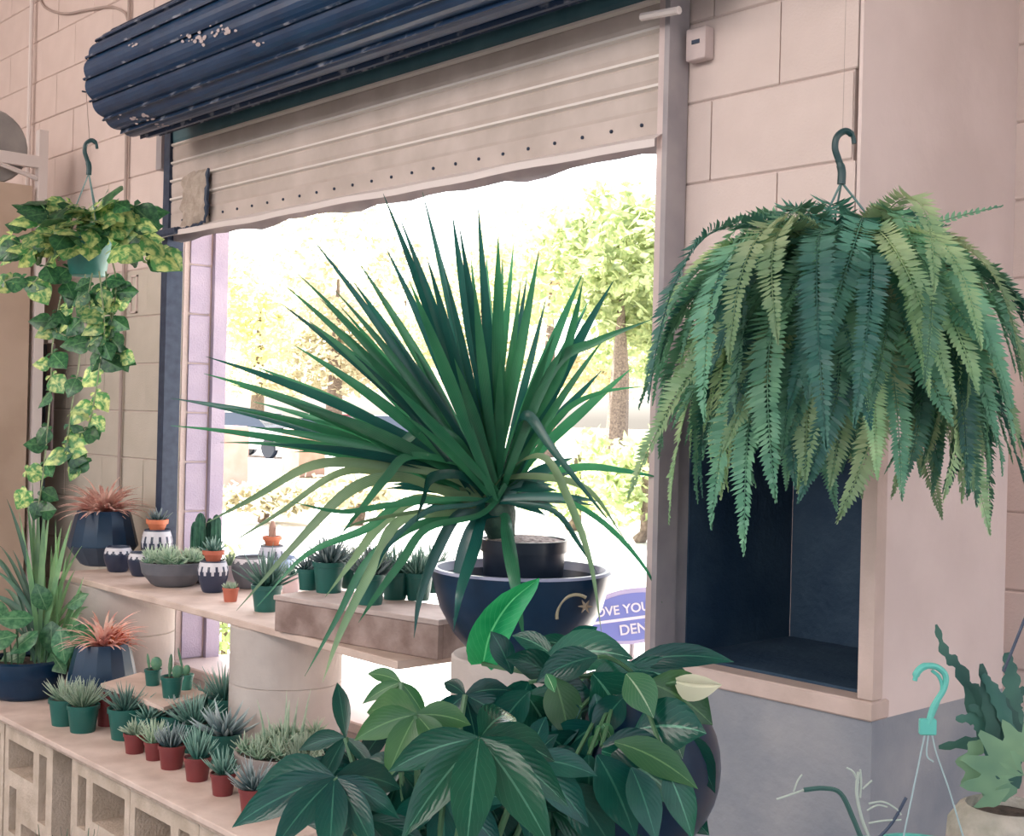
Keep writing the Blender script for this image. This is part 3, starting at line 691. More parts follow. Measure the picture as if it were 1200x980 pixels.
def nested(px, py, w_, label, mp, plantf, lm, hk=1.15, z=ZU, grey=False):
    t, R, H = jar(px, py, w_, label, z, hk, grey, 1.0)
    MB().lathe([(R*.42, 0), (R*.62, R*.5), (R*.70, R*.5), (R*.72, R*.78), (R*.62, R*.78), (R*.6, R*.6)], (0, 0, H*.93), 22).build('nested_pot', mp, t)
    MB().lathe([(.001, 0), (R*.61, 0)], (0, 0, H*.93+R*.62), 14, capb=False).build('soil', M_soil, t)
    f = MB(); plantf(f, H*.93+R*.62, R); f.build('foliage', lm, t, 'stuff', 60); return t
nested(183, 668, 36, 'tall striped charcoal jar holding an orange pot and small aloe', M_ora, lambda f, z, r: spikes(f, (0, 0, z), 18, r*1.0, r*.10, 10, 75, .5), L_hawd, 1.35)
nested(249, 694, 36, 'charcoal jar holding a dull red pot and aloe, beside the tiny terracotta pot', M_terra, lambda f, z, r: spikes(f, (0, 0, z), 20, r*1.1, r*.11, 10, 80, .5), L_haw, 1.05)
nested(318, 678, 32, 'pale grey jar topped with a bright orange pot and little cactus', M_ora, lambda f, z, r: [f.tube([(0, 0, z), (0, 0, z+r*.8), (0, 0, z+r*1.3)], [r*.3, r*.28, r*.1], 8), f.tube([(r*.2, 0, z), (r*.4, 0, z+r*.8)], [r*.2, r*.05], 8)], mat('pink_cactus', (.45, .28, .22), .8), 1.25, grey=True)
t, R, H = jar(293, 689, 44, 'wide open grey jar with brushed streaks behind the green haworthia pot', hk=.85, grey=True, drip=.2)
small(270, 705, 19, 'tiny terracotta pot with pale green cactus on the upper board', M_terra, L_hawp, lambda f, z, r: [spikes(f, (random.uniform(-.5, .5)*r, random.uniform(-.5, .5)*r, z), 9, r*.9, r*.13, 20, 85, .5) for _ in range(7)], ZU, group='small pots on the upper board')
small(312, 716, 36, 'green pot with long white-striped leaves at the front edge of the upper board', M_grn, L_haw, haw_c(24, 1.9, (25, 80), .12, .1), ZU, group='small pots on the upper board')
small(269, 684, 26, 'small whitish pot partly hidden behind the dull red pot', mat('white_glaze', (.62, .52, .55), .4), L_hawp, haw_c(24, 1.2, (35, 88), .07), ZU, group='small pots on the upper board')
small(340, 694, 24, 'small pinkish white pot beside the wooden box', mat('pink_white_glaze', (.70, .55, .55), .4), L_haw, haw_c(20, 1.2, (20, 80), .10), ZU, group='small pots on the upper board')
p = hz(318, 681, ZU); p = Vector((p.x-.05, 2.55, ZU)); o = MB().lathe([(.05, 0), (.08, .02), (.115, .075), (.12, .085), (.11, .083), (.07, .02), (.0, .012)], p, 28).build('shallow_bowl', mat('pale_blue_glaze', (.30, .42, .62), .25)); tag(o, 'pale blue shallow bowl in the window behind the grey jars', 'bowl')

# grey bowl with succulents and cactus columns
p = hz(203, 686, ZU); R = 78*depth(p)/FPX/2
t = thing('succulent_bowl', 'wide grey stoneware bowl of spreading succulents on the upper board', 'planter', p)
MB().lathe([(R*.55, 0), (R*.66, .008), (R*.90, R*.36), (R*.92, R*.38), (R*.93, R*.40), (R*.98, R*.66), (R, R*.72), (R*.95, R*.73), (R*.9, R*.6)], (0, 0, 0), 36).build('bowl', M_greyb, t); soil(t, R*.9, R*.62)
f = MB()
for i in range(26):
    a = random.uniform(0, 2*PI); r = R*.8*math.sqrt(random.random()); spikes(f, (r*cos(a), r*sin(a), R*.62+random.uniform(0, .025)), 16, random.uniform(.035, .06), .0045, 0, 80, .5)
f.build('foliage', L_hawp, t, 'stuff', 60)
p = hz(238, 682, ZU); t = thing('potted_cactus', 'group of dark columnar cacti in a low pot behind the grey bowl', 'potted cactus', p, .73)
MB().lathe([(.045, 0), (.065, .06), (.06, .062)], (0, 0, 0), 20).build('pot', M_greyb, t); soil(t, .058, .05)
for (dx_, dy_, r, h) in ((-.042, .01, .012, .17), (-.012, -.01, .019, .205), (.015, .015, .013, .185), (.045, 0, .017, .20), (-.028, .03, .010, .15), (.028, -.03, .009, .12)):
    MB().lathe([(r*.8, 0), (r, h*.2), (r*1.05, h*.6), (r*.9, h*.88), (r*.5, h*.97), (.0005, h)], (dx_, dy_, .05), 20, rf=lambda a, z_: 1+.14*cos(a*10), capb=False).build('column', L_cact, t)
f = MB()
for i in range(10): spikes(f, (random.uniform(-.06, .06), random.uniform(-.05, .02), .055), 12, .05, .004, 0, 80, .4)
f.build('foliage', L_hawp, t, 'stuff', 60)

# nursery pots on the wooden box
BG = 'green nursery pots on the wooden box'
for (px, py, wp_, lb, lm, args) in ((361, 691, 26, 'green pot peeking out behind the first pot on the wooden box', L_hawd, (30, 1.4, (5, 75), .11, .6)),
        (385, 694, 38, 'green pot of dark striped haworthia, first along the wooden box', L_hawd, (46, 1.4, (5, 85), .12, .5)),
        (433, 708, 38, 'green pot of grey-leaved haworthia, at the middle of the wooden box', L_hawd, (50, 1.45, (5, 85), .12, .5)),
        (463, 702, 34, 'green pot with upright haworthia, beside the middle pot on the box', L_haw, (40, 1.5, (10, 85), .11, .5)),
        (490, 703, 34, 'dark green pot of spiky haworthia, last on the box next to the bowl', L_haw, (40, 1.5, (10, 85), .11, .5)),
        (412, 689, 30, 'green pot in the back row of the box, between two dark haworthias', L_hawp, (36, 1.5, (15, 85), .09, .5)),
        (445, 692, 30, 'green pot in the back row of the box with pale spikes', L_hawp, (36, 1.5, (15, 85), .09, .5)),
        (506, 694, 30, 'green pot in the back row of the box, half behind the blue bowl', L_haw, (30, 1.7, (15, 85), .10, .5))):
    small(px, py, wp_, lb, M_grn, lm, haw_c(*args), ZB, .95, BG)

# ------------------------------------------------------------------ low blue bowl with leafy plants and long grass
p = hz(30, 815, ZLo); D0 = depth(p); R = 94*D0/FPX/2
t = thing('planted_bowl', 'large low dark blue bowl of broad leaves and long strap leaves', 'planter', p)
MB().lathe([(R*.72, 0), (R*.8, .006), (R*.86, .02), (R, R*.55), (R*1.02, R*.62), (R*1.0, R*.9), (R*.94, R*.95), (R*.9, R*.85)], (0, 0, 0), 36).build('bowl', M_glaze, t); soil(t, R*.9, R*.8)
def heart(w_=1, droop=.25, fold=.2, tongue=0):
    """heart leaf, length 1 along +x"""
    b = MB(); n = 9
    prof = [0, .30, .44, .50, .49, .44, .36, .25, .13, .004] if not tongue else [.02, .16, .26, .31, .33, .32, .28, .2, .1, .004]
    pts = []; ws = []
    for i in range(n+1):
        u = i/n; pts.append((u-.0, 0, -droop*u*u)); ws.append(prof[i]*w_)
    b.strip(pts, ws, Vector((0, 1, 0)), fold, 0, .06)
    if not tongue:
        for s in (1, -1):
            b.add([(0, 0, 0), (-.10, s*.16*w_, .01), (-.06, s*.30*w_, .05*fold), (.111, s*.30*w_, .30*w_*fold)], [(0, 1, 2, 3) if s < 0 else (3, 2, 1, 0)], 0, [(0, 0), (.0, s*.5), (0, s*.8), (.1, s*1)])
    return b
hv = [heart(.95, .2, .2).mesh('leaf', L_poth), heart(.85, .35, .3).mesh('leaf', L_poth), heart(.9, .25, .25).mesh('leaf', L_poth2), heart(.8, .1, .4).mesh('leaf', L_poth2)]
hp = [heart(.8, .3, .2).mesh('leaf', L_philo), heart(.9, .2, .25, 1).mesh('leaf', L_philo), heart(1.1, .3, .15, 1).mesh('leaf', L_philo)]
def orient(dirv, nrm, roll=0):
    d = Vector(dirv).normalized(); n_ = Vector(nrm); n_ = n_-d*n_.dot(d); n_ = n_.normalized() if n_.length > 1e-4 else d.orthogonal().normalized()
    y = n_.cross(d); return (Matrix((d, y, n_)).transposed() @ Matrix.Rotation(roll, 3, 'X')).to_euler()
def leafat(me, parent, loc, dirv, nrm, s, roll=0, name='leaf'):
    pl = parent.location; return link(name, me, parent, None, Vector(loc)-pl, orient(dirv, nrm, roll), s)
toC = -Fw
for (px, py, dx_, dz_, s, k) in ((70, 735, .25, -1, .13, 1), (45, 740, -.7, -.5, .12, 1), (20, 745, -1, -.15, .14, 1), (60, 765, .3, -.2, .10, 2), (85, 735, .9, -.5, .11, 0), (30, 765, -.6, -.3, .12, 2), (0, 770, -.8, .1, .12, 1),
                               (55, 715, -.2, .7, .10, 2), (78, 712, .6, .5, .10, 1), (10, 730, -.4, .6, .12, 1), (60, 728, .1, -.9, .12, 2), (76, 745, .3, -1, .13, 0), (-15, 750, -1, .3, .12, 1), (40, 725, -1, .1, .13, 1), (92, 745, .5, -.8, .10, 1)):
    q = hd(px, py, D0-.05+random.uniform(-.08, .08)); dv = Rt*dx_+Up*dz_-Fw*.3
    leafat(hp[k], t, q, dv, -Fw*.7+Up*.6, s)
b = MB()
for i in range(16):
    a = random.uniform(0, 2*PI); q = Vector((R*.5*cos(a), R*.5*sin(a), R*.8)); b.tube(bez([q, q+Vector((0, 0, .06)), q*1.3+Vector((0, 0, .09))], 4), .003, 5)
b.build('stems', M_stem, t, 'stuff')
def blade(parent, base, tips, w_, lm, name='leaf', n=14, sidev=None, fold=.3):
    """base/mid/tip world points; tapered strap"""
    P = [Vector(base)]+[Vector(q) for q in tips]
    pts = bez(P, n) if len(P) <= 3 else catmull(P, 6)
    m_ = len(pts)-1; ws = []
    for i in range(m_+1):
        t_ = i/m_; ws.append(max(.0005, w_*(.55+.9*t_ if t_ < .5 else 1.0)*(1 if t_ < .55 else (1-((t_-.55)/.45)**1.5))))
    sd = sidev if sidev is not None else (P[-1]-P[0]).cross(-Fw+Up*.35+Vector((random.uniform(-.4, .4), random.uniform(-.4, .4), random.uniform(-.3, .3))))
    b = MB(); pl = parent.location; b.strip([q-pl for q in pts], ws, sd, fold); return b.build(name, lm, parent, None, 60)
# long strap leaves rising from the bowl (own plant behind it)
gp = hz(48, 812, ZLo); gp = hd(56, 775, D0+.18); gp.z = ZLo
gp = Vector(t.location)+Rt*.05+Fw*.04; g = t
random.seed(21)
gt = [(8, 585), (22, 600), (38, 565), (45, 578), (52, 590), (58, 600), (60, 640), (72, 618), (78, 650), (86, 640), (92, 700), (96, 640), (100, 690), (0, 640), (-10, 668), (0, 655), (5, 690), (-20, 700), (15, 645), (32, 590), (65, 610), (-25, 640), (98, 720), (104, 712), (84, 610), (30, 640), (50, 630), (88, 668), (-30, 725), (0, 705)]
for (px, py) in gt:
    dd = D0+.15+random.uniform(-.1, .12); tp = hd(px, py, dd); bs = gp+Vector((random.uniform(-.04, .04), random.uniform(-.04, .04), .11))
    mid = bs.lerp(tp, .5)+Up*(.05+.10*abs(px-58)/80)
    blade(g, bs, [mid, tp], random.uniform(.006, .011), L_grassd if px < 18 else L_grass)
for (px, py) in ((92, 690), (98, 676), (100, 700), (96, 715), (88, 700)):
    blade(g, gp+Vector((.03, 0, .1)), [hd(80, 735, D0), hd(px, py, D0-.02)], .010, L_grass)

# ------------------------------------------------------------------ hanging pothos
random.seed(5)
PD = 4.15
pc_ = hd(103, 300, PD)
t = thing('hanging_pothos', 'variegated pothos trailing from a green hanging basket by the coil end', 'hanging plant', pc_)
rb = 27*PD/FPX
MB().lathe([(rb*.72, -.065), (rb*.78, -.06), (rb, .055), (rb*1.06, .056), (rb*1.06, .068), (rb*.95, .068), (rb*.9, .05)], (0, 0, 0), 28).build('basket', [mat('teal_basket', (.02, .14, .12), .4, noise_s=12, c2=(.05, .22, .19))], t)
soil(t, rb*.92, .05)
hk = hd(104, 205, PD)-pc_
hook_pts = lambda s: [(0, 0, 0), (0, 0, .03*s), (-.008*s, 0, .055*s), (-.016*s, 0, .08*s), (-.012*s, 0, .105*s), (.006*s, 0, .118*s), (.022*s, 0, .108*s), (.026*s, 0, .09*s)]
def hook(parent, at, s, m, name='hook'):
    ax = Rt
    pts = [Vector(at)+ax*q[0]+Up*q[2] for q in catmull(hook_pts(s), 5)]
    rs = [.0075*s*(1.25 if i < 8 else 1)*(1 if i < 30 else .7) for i in range(len(pts))]
    return MB().tube(pts, rs, 8).build(name, m, parent)
hook(t, hk, .95, M_hook)
b = MB()
for a in (0, 2.1, 4.2): b.tube([hk+Vector((0, 0, .004)), Vector((rb*cos(a), rb*sin(a), .06))], .0022, 5)
b.build('hanger_wires', M_wire, t)
top = hk+Vector((0, 0, .108*.95)); b = MB(); nl = hy(101, 108, 2.425)-pc_; b.tube([top+Vector((0, 0, .004)), nl], .0016, 5); b.build('cord', M_line, t); MB().tube([nl-Vector((0, .02, 0)), nl+Vector((0, .014, 0))], .004, 6).build('wall_peg', M_dark, t)
cl_n = 0
for i in range(150):
    a = random.uniform(0, 2*PI); el = random.uniform(-.25, 1.0); rr = random.uniform(.06, .20)*(1.15 if el < .4 else .8)
    q = pc_+Rt*(cos(a)*rr*1.08)+Fw*(sin(a)*rr*.8)+Up*(.075+el*.09+random.uniform(-.03, .03)-.04*(rr > .17))
    if q.z < pc_.z+.03 and abs(cos(a)*rr) < .07 and sin(a) < 0: q.z += .08
    dv = Rt*cos(a)+Fw*sin(a)*.8+Up*random.uniform(-.9, .3)
    me = hv[random.choice((0, 0, 1, 1, 2, 2, 3))]
    leafat(me, t, q, dv, Up*.5-Fw*.8+Rt*random.uniform(-.5, .5), random.uniform(.065, .105), random.uniform(-.4, .4)); cl_n += 1
# trailing vines
vines = [[(85, 300), (72, 345), (62, 400), (60, 440), (56, 500), (50, 560), (44, 600)], [(100, 320), (97, 360), (94, 400), (92, 430), (85, 470), (80, 510), (78, 535)],
         [(116, 318), (120, 350), (122, 390), (118, 420), (112, 460), (104, 500), (92, 508)], [(130, 300), (136, 330), (132, 370), (126, 400), (132, 412), (144, 416)],
         [(60, 300), (40, 330), (20, 325), (5, 330)], [(95, 330), (80, 365), (62, 372), (70, 390), (100, 400)], [(76, 520), (84, 535), (92, 542), (102, 536)], [(108, 320), (104, 350), (108, 380), (106, 400)], [(124, 318), (126, 345), (130, 372), (128, 395)]]
for vi, vp in enumerate(vines):
    P = [hd(x, y, PD-.03-.02*vi % .05)-pc_ for (x, y) in vp]; P = catmull(P, 6)
    MB().tube(P, .0028, 5).build('vine', M_vine, t)
    for k in range(2, len(P), 2 if vi not in (4, 6) else 4):
        if random.random() < .22: continue
        dv = Rt*random.choice((-1, 1))*random.uniform(.2, 1)+Up*random.uniform(-1, .1)-Fw*random.uniform(0, .5)
        me = hv[random.choice((2, 3, 2, 3, 0, 1))]
        leafat(me, t, P[k]+pc_, dv, -Fw+Rt*random.uniform(-.5, .5)+Up*.3, random.uniform(.058, .085), random.uniform(-.3, .3))
q = hd(32, 575, PD); leafat(hv[0], t, q, Rt*-.6-Up, -Fw, .075); leafat(hv[0], t, hd(30, 552, PD), Rt*.9-Up*.2, -Fw, .07)

# ------------------------------------------------------------------ hanging fern
random.seed(11)
FD = 2.32
fc = hd(990, 326, FD)
t = thing('hanging_fern', 'huge Boston fern in a hanging basket in front of the niche', 'hanging plant', fc)
MB().lathe([(.085, -.13), (.09, -.125), (.125, 0), (.13, .01), (.12, .01), (.115, -.01)], (0, 0, 0), 28).build('basket', M_grn, t); soil(t, .115, -.01)
hk = hd(986, 216, FD)-fc
hook(t, hk, .82, M_hook)
b = MB()
for a in (.4, 2.5, 4.6): b.tube([hk+Vector((0, 0, .004)), Vector((.12*cos(a), .12*sin(a), .005))], .0022, 5)
b.build('hanger_wires', M_wire, t)
top = hk+Vector((0, 0, .108*.82)); b = MB(); b.tube([top+Vector((0, 0, .002)), Vector((top.x, top.y, 3.9-fc.z))], .0007, 4); b.build('cord', M_line, t)
def resample(pts, d):
    L = [0]
    for i in range(1, len(pts)): L.append(L[-1]+(pts[i]-pts[i-1]).length)
    n = max(6, int(L[-1]/d)); out = []; j = 0
    for k in range(n+1):
        q = L[-1]*k/n
        while j < len(L)-2 and L[j+1] < q: j += 1
        out.append(pts[j].lerp(pts[j+1], (q-L[j])/max(1e-6, L[j+1]-L[j])))
    return out
def frond(P, lm, d=.0078, w_=.030, rnd=random, curl=.12, pw=.0048):
    """local: x outward, z up; curve P bezier"""
    pts = resample(bez(P, 40), d); n = len(pts)-1; b = MB()
    b.tube(pts[::3]+[pts[-1]], [.0013]*(len(pts[::3])+1), 3)
    ph = rnd.uniform(0, 6)
    for i in range(2, n+1):
        u = i/n; t_ = (pts[min(i+1, n)]-pts[i-1]).normalized(); y = Vector((0, 1, 0)); nn = t_.cross(y)*-1
        L = w_*(min(1, .5+u*2.5))*(1-max(0, (u-.45)/.55)**2.2)+.003
        for s in (-1, 1):
            g_ = rnd.uniform(-.2, .2)+.25*sin(i*.35+ph); dr = y*s+t_*(.18+.35*u)+nn*(-curl+g_*.6); dr.normalize(); LL = L*rnd.uniform(.88, 1.1)
            p0 = pts[i]; tw = t_+nn*rnd.uniform(-.6, .6)+y*s*rnd.uniform(-.2, .2); m1 = p0+dr*LL*.28+nn*.001; m2 = p0+dr*LL*.7-nn*LL*.05
            b.add([p0, m1-tw*pw, m2-tw*pw*.72, p0+dr*LL-nn*LL*.16+t_*LL*.08, m2+tw*pw*.72, m1+tw*pw], [(0, 1, 2, 5), (5, 2, 4), (2, 3, 4)], 0, [(0, 0), (.3, -1), (.7, -1), (1, 0), (.7, 1), (.3, 1)])
    return b.mesh('frond', lm, 0)
var = []
for i in range(24):
    r = (.16, .21, .25, .29, .33, .36)[i % 6]; h = random.uniform(.03, .09); ze = -random.uniform(.16, .36)
    if r > .28: ze = -random.uniform(.10, .31)
    if i > 17: r = random.uniform(.12, .26); ze = -random.uniform(-.02, .08); h = .08
    lm = (L_fern, L_fern3, L_fern, L_fern2, L_fern3, L_fern)[(i*5+i//6) % 6]
    var.append((frond([(.02, 0, -.01), (r*.42, 0, h*2.0), (r*.85, 0, h*.8+.03), (r, 0, ze)], lm, .0078, random.uniform(.027, .038)), r))
for i in range(150):
    me, r = var[(i*7+i//24) % len(var)]
    a = i*2.39996+random.uniform(-.2, .2)
    link('frond', me, t, None, (.03*cos(a), .03*sin(a), random.uniform(-.03, .03)), (random.uniform(-.35, .35), random.uniform(-.16, .16), a), random.uniform(.82, 1.06))
# middle layer: straighter fronds pointing out and down
midm = [frond([(.05, 0, -.02), (.16+.02*k, 0, .05), (.25+.015*k, 0, -.10-.02*k), (.31+.012*k-.03*(k % 2), 0, -.24-.035*k)], (L_fern, L_fern2, L_fern3, L_fern)[k % 4], .0078, .036) for k in range(6)]
for i in range(84):
    a = i*2.39996+.9; link('frond', midm[(i*5+i//6) % 6], t, None, (0, 0, random.uniform(-.08, .03)), (random.uniform(-.45, .45), random.uniform(-.15, .22), a), random.uniform(.72, 1.03))
# fronds hanging under the basket, facing every way
lowm = [frond([(.04, 0, -.05), (.15+.02*k, 0, .02), (.19+.03*k, 0, -.1), (.11+.045*k, 0, -.31-.02*k)], (L_fern, L_fern3, L_fern2)[k % 3], .0078, .036) for k in range(5)]
for i in range(54):
    a = i*2.39996+.4; link('frond', lowm[i % 5], t, None, (0, 0, random.uniform(-.06, .0)), (random.uniform(-.4, .4), random.uniform(-.14, .14), a), random.uniform(.82, 1.08))
# thin young shoots standing above
yb = [frond([(0, 0, 0), (.03, 0, .1), (.09, 0, .15), (.15, 0, .19)], (L_fern2, L_fern)[k % 2], .0085, .012, curl=.0, pw=.0030) for k in range(2)]
for (px, py) in ((890, 222), (866, 248), (1138, 222), (1165, 258), (1180, 280), (1050, 240), (930, 256), (1196, 330), (1100, 250)):
    tp = hd(px, py, FD+random.uniform(-.1, .1))-fc; s = tp.length/.242; a = math.atan2(tp.y, tp.x); e = math.atan2(tp.z, math.hypot(tp.x, tp.y))
    link('frond', yb[0 if px < 960 else 1], t, None, (0, 0, 0), (random.choice((-1, 1))*random.uniform(.7, 1.1), math.atan2(.19, .15)-e, a), s)

# ------------------------------------------------------------------ blue bowl and cordyline
random.seed(3)
BD = 3.2
zr_ = hd(611, 666, BD).z; bc = hd(611, 666, BD); RB = 106*BD/FPX
zbot = zr_-.215
DR = thing('concrete_drum', 'concrete drum pedestal carrying the big blue bowl', 'drum', (bc.x, bc.y, 0), group='concrete drums under the boards')
MB().lathe([(.165, 0), (.17, .004), (.17, zbot-.005), (.165, zbot), (.1, zbot)], (0, 0, 0), 40, capt=True).build('body', M_tube, DR)
t = thing('ceramic_bowl', 'big midnight blue ceramic bowl with pale rim and ring handle', 'bowl', (bc.x, bc.y, zbot+.001))
Hh = zr_-zbot
MB().lathe([(RB*.50, 0), (RB*.56, .008), (RB*.74, Hh*.25), (RB*.90, Hh*.55), (RB*.98, Hh*.85), (RB, Hh*.97), (RB*.985, Hh), (RB*.93, Hh), (RB*.90, Hh*.9), (RB*.7, Hh*.3), (RB*.01, Hh*.12)], (0, 0, 0), 56, mf=lambda a, z_, i: 1 if i in (5, 6, 7) else 0).build('bowl_body', [M_glaze, M_rim], t)
hc = hd(672, 722, BD-.19)
pts = [hc+Rt*(.045*cos(a)+.006)+Up*.05*sin(a)+Fw*(.0) for a in [math.radians(v) for v in range(60, 200, 10)]]
MB().tube([q-t.location for q in pts], .004, 8).build('ring_handle', mat('bronze', (.30, .26, .17), .4), t)
b = MB()
for k in range(6):
    a = k*PI/3; q = hd(686, 711, BD-.175)-t.location; b.tube([q, q+Rt*.017*cos(a)+Up*.017*sin(a)], [.005, .001], 5)
b.build('star_boss', mat('bronze_dark', (.22, .17, .12), .5), t)
# cordyline in black pot inside
pc2 = hd(614, 640, BD+.01)
t = thing('cordyline', 'tall cordyline with long sword leaves in a black pot inside the blue bowl', 'potted plant', (pc2.x, pc2.y, zbot+.035))
RP = .108; zt = hd(614, 632, BD).z-(zbot+.035)
MB().lathe([(RP*.78, 0), (RP*.8, .005), (RP*.97, zt-.03), (RP*1.02, zt-.03), (RP*1.03, zt), (RP*.96, zt), (RP*.93, zt-.02)], (0, 0, 0), 36).build('pot', M_blk, t)
MB().lathe([(.001, .012), (RP*.5, .010), (RP*.94, 0)], (0, 0, zt-.004), 24, capb=False).build('pebbles', M_peb, t)
cr = hd(578, 590, BD-.02)
cbase = Vector((pc2.x, pc2.y, zbot+.03+zt-.02)) - Rt*.05
MB().tube([q-t.location for q in bez([cbase, cbase+Up*.05-Rt*.01, cr+Vector((0, 0, .02))], 6)], [.034, .034, .036, .042, .048, .046, .03], 12).build('trunk', mat('leaf_sheaths', (.012, .05, .04), .6, noise_s=40, c2=(.04, .09, .06), bump=.6), t)
up = [(449, 227), (468, 254), (495, 225), (560, 239), (538, 263), (584, 273), (570, 300), (602, 283), (632, 292), (555, 324), (451, 288), (420, 307), (364, 278), (347, 319), (333, 334), (328, 355), (393, 341), (413, 329),
      (683, 320), (719, 329), (690, 352), (530, 250), (500, 300), (610, 330), (640, 350), (480, 330), (375, 350), (360, 375), (300, 430), (345, 405), (520, 330), (590, 345), (430, 360), (450, 380), (505, 345), (545, 350)]
lft = [(241, 418), (239, 438), (200, 467), (200, 499), (258, 519), (297, 471), (270, 450), (290, 500), (330, 470), (320, 445), (310, 520), (350, 490), (262, 478), (345, 530)]
def mat_c(): return random.choice((L_cord, L_cord, L_cord2))
def bladepx(pts, w_, lm, dt=0, basejit=True, dm=0):
    bs = cr+Rt*random.uniform(-.03, .03)+Up*random.uniform(-.03, .05)+Fw*random.uniform(-.02, .02)
    n = len(pts); P = [hd(x, y, BD-.02+dm+dt*(k+1)/n) for k, (x, y) in enumerate(pts)]
    return blade(t, bs, P, w_, lm, n=16)
for (x, y) in up:
    dt = random.uniform(-.22, .18); bx, by = 580, 590
    mx, my = (x+bx)/2, (y+by)/2; off = random.uniform(-10, 14)
    # slight outward bow
    dxn = (x-bx)/300
    bladepx([(mx-dxn*6+off*.3, my-abs(dxn)*26), (x, y)], random.uniform(.010, .0165), mat_c(), dt)
for (x, y) in lft:
    bladepx([((x+580)/2+random.uniform(-6, 10), (y+590)/2-random.uniform(24, 40)), (x, y)], random.uniform(.010, .0165), mat_c(), random.uniform(-.25, .15))
for i in range(26):
    th_ = random.uniform(-2.5, -.75); l_ = random.uniform(150, 300); x, y = 585+l_*cos(th_), 590+l_*sin(th_)
    bladepx([((x+582)/2, (y+590)/2-12), (x, y)], random.uniform(.010, .015), mat_c(), random.uniform(-.25, .2))
for i in range(22):
    th_ = random.uniform(-3.3, -2.3) if i % 2 else random.uniform(-1.0, .1); l_ = random.uniform(60, 130); x, y = 575+l_*cos(th_), 592+l_*sin(th_)*.8
    bladepx([((x+578)/2, (y+590)/2-8), (x, y+10)], random.uniform(.011, .016), L_cord2, random.uniform(-.2, .2))
# arching and drooping ones, traced joint by joint at their own distances
arch = [([(600, 545), (650, 430), (700, 400), (765, 374)], .013, L_cord), ([(610, 560), (655, 490), (700, 462), (761, 452)], .010, L_cord), ([(620, 560), (680, 548), (730, 552), (779, 561)], .010, L_cord),
        ([(600, 520), (618, 487), (650, 530), (720, 619)], .013, L_cord2), ([(600, 560), (640, 560), (690, 575), (732, 632)], .010, L_cordy), ([(605, 545), (640, 538), (668, 590), (692, 660), (705, 742)], .010, L_cordy),
        ([(620, 575), (670, 590), (715, 620), (755, 665), (776, 707)], .008, L_cord), ([(530, 560), (440, 545), (368, 545), (300, 582), (240, 614)], .012, L_cordy), ([(530, 575), (450, 555), (396, 556), (330, 600), (264, 641)], .012, L_cordy),
        ([(530, 580), (470, 560), (411, 575), (345, 640), (277, 716)], .015, L_cordy), ([(540, 545), (480, 535), (453, 560), (425, 595), (397, 630)], .012, L_cord), ([(530, 590), (475, 588), (430, 620), (360, 650), (301, 711)], .011, L_cord),
        ([(545, 590), (490, 585), (450, 610), (415, 655), (381, 700)], .014, L_cordy), ([(560, 600), (535, 605), (510, 650), (492, 700), (485, 748)], .014, L_cord2), ([(560, 605), (500, 620), (470, 660), (440, 700), (420, 730)], .011, L_cord),
        ([(550, 600), (480, 620), (430, 660), (395, 725), (357, 793)], .012, L_cord), ([(540, 600), (470, 610), (440, 660), (400, 740), (378, 800)], .014, L_cordy), ([(560, 610), (545, 640), (535, 690), (532, 740)], .015, L_cord2),
        ([(540, 520), (500, 500), (470, 520), (430, 530), (300, 520)], .012, L_cord), ([(545, 560), (505, 560), (495, 585), (487, 612)], .013, L_cord2), ([(620, 500), (655, 440), (672, 380), (683, 330)], .012, L_cord),
        ([(600, 590), (650, 600), (680, 640), (700, 672)], .007, L_cord2), ([(560, 590), (500, 600), (455, 640), (440, 672)], .007, L_cord2), ([(545, 595), (490, 600), (425, 612), (400, 622)], .006, L_cordy), ([(540, 585), (460, 592), (400, 600), (340, 588)], .008, L_cord)]
for P, w_, lm in arch: bladepx(P, w_, lm, random.uniform(-.25, .0), dm=-.03)
# the broad leaf hanging straight down over the bowl
P = [hd(592, 604, BD-.06), hd(594, 622, BD-.14), hd(600, 660, BD-.25), hd(607, 705, BD-.28), (hd(615, 758, BD-.26))]
blade(t, cr+Vector((0, 0, 0)), P, .0165, L_cord, n=16, sidev=Rt)
P = [hd(565, 606, BD-.06), hd(556, 640, BD-.16), hd(540, 690, BD-.27), hd(532, 738, BD-.28)]
blade(t, cr, P, .015, L_cord2, sidev=Rt)

# ------------------------------------------------------------------ palmate shrub in front
random.seed(9)
def leaflet_pts(h, tip, sag=.12):
    m_ = h.lerp(tip, .5)+Up*(h-tip).length*sag; return bez([h, m_, tip], 9)
LPW = [.10, .42, .74, .93, 1, .97, .84, .60, .30, .01]
def palm(t, hub, tips, wk, lm, d, name='leaf'):
    H = hd(hub[0], hub[1], d); b = MB(); pl = t.location
    for (x, y, dd) in tips:
        T = hd(x, y, d+dd); L = (T-H).length; pts = leaflet_pts(H, T)
        b.strip([q-pl for q in pts], [L*wk*k for k in LPW], (T-H).cross(-Fw+Up*.5), .28, 0, .05)
    return b.build(name, lm, t, None, 60)
S1 = hd(500, 980, 1.75); S1 = Vector((S1.x, S1.y, 0))
t1 = thing('palmate_plant', 'umbrella-leaved plant with large glossy palmate leaves before the shelves', 'potted plant', S1)
MB().lathe(pot_profile(.17, .30), (0, 0, 0), 28).build('pot', M_blk, t1); soil(t1, .155, .26)
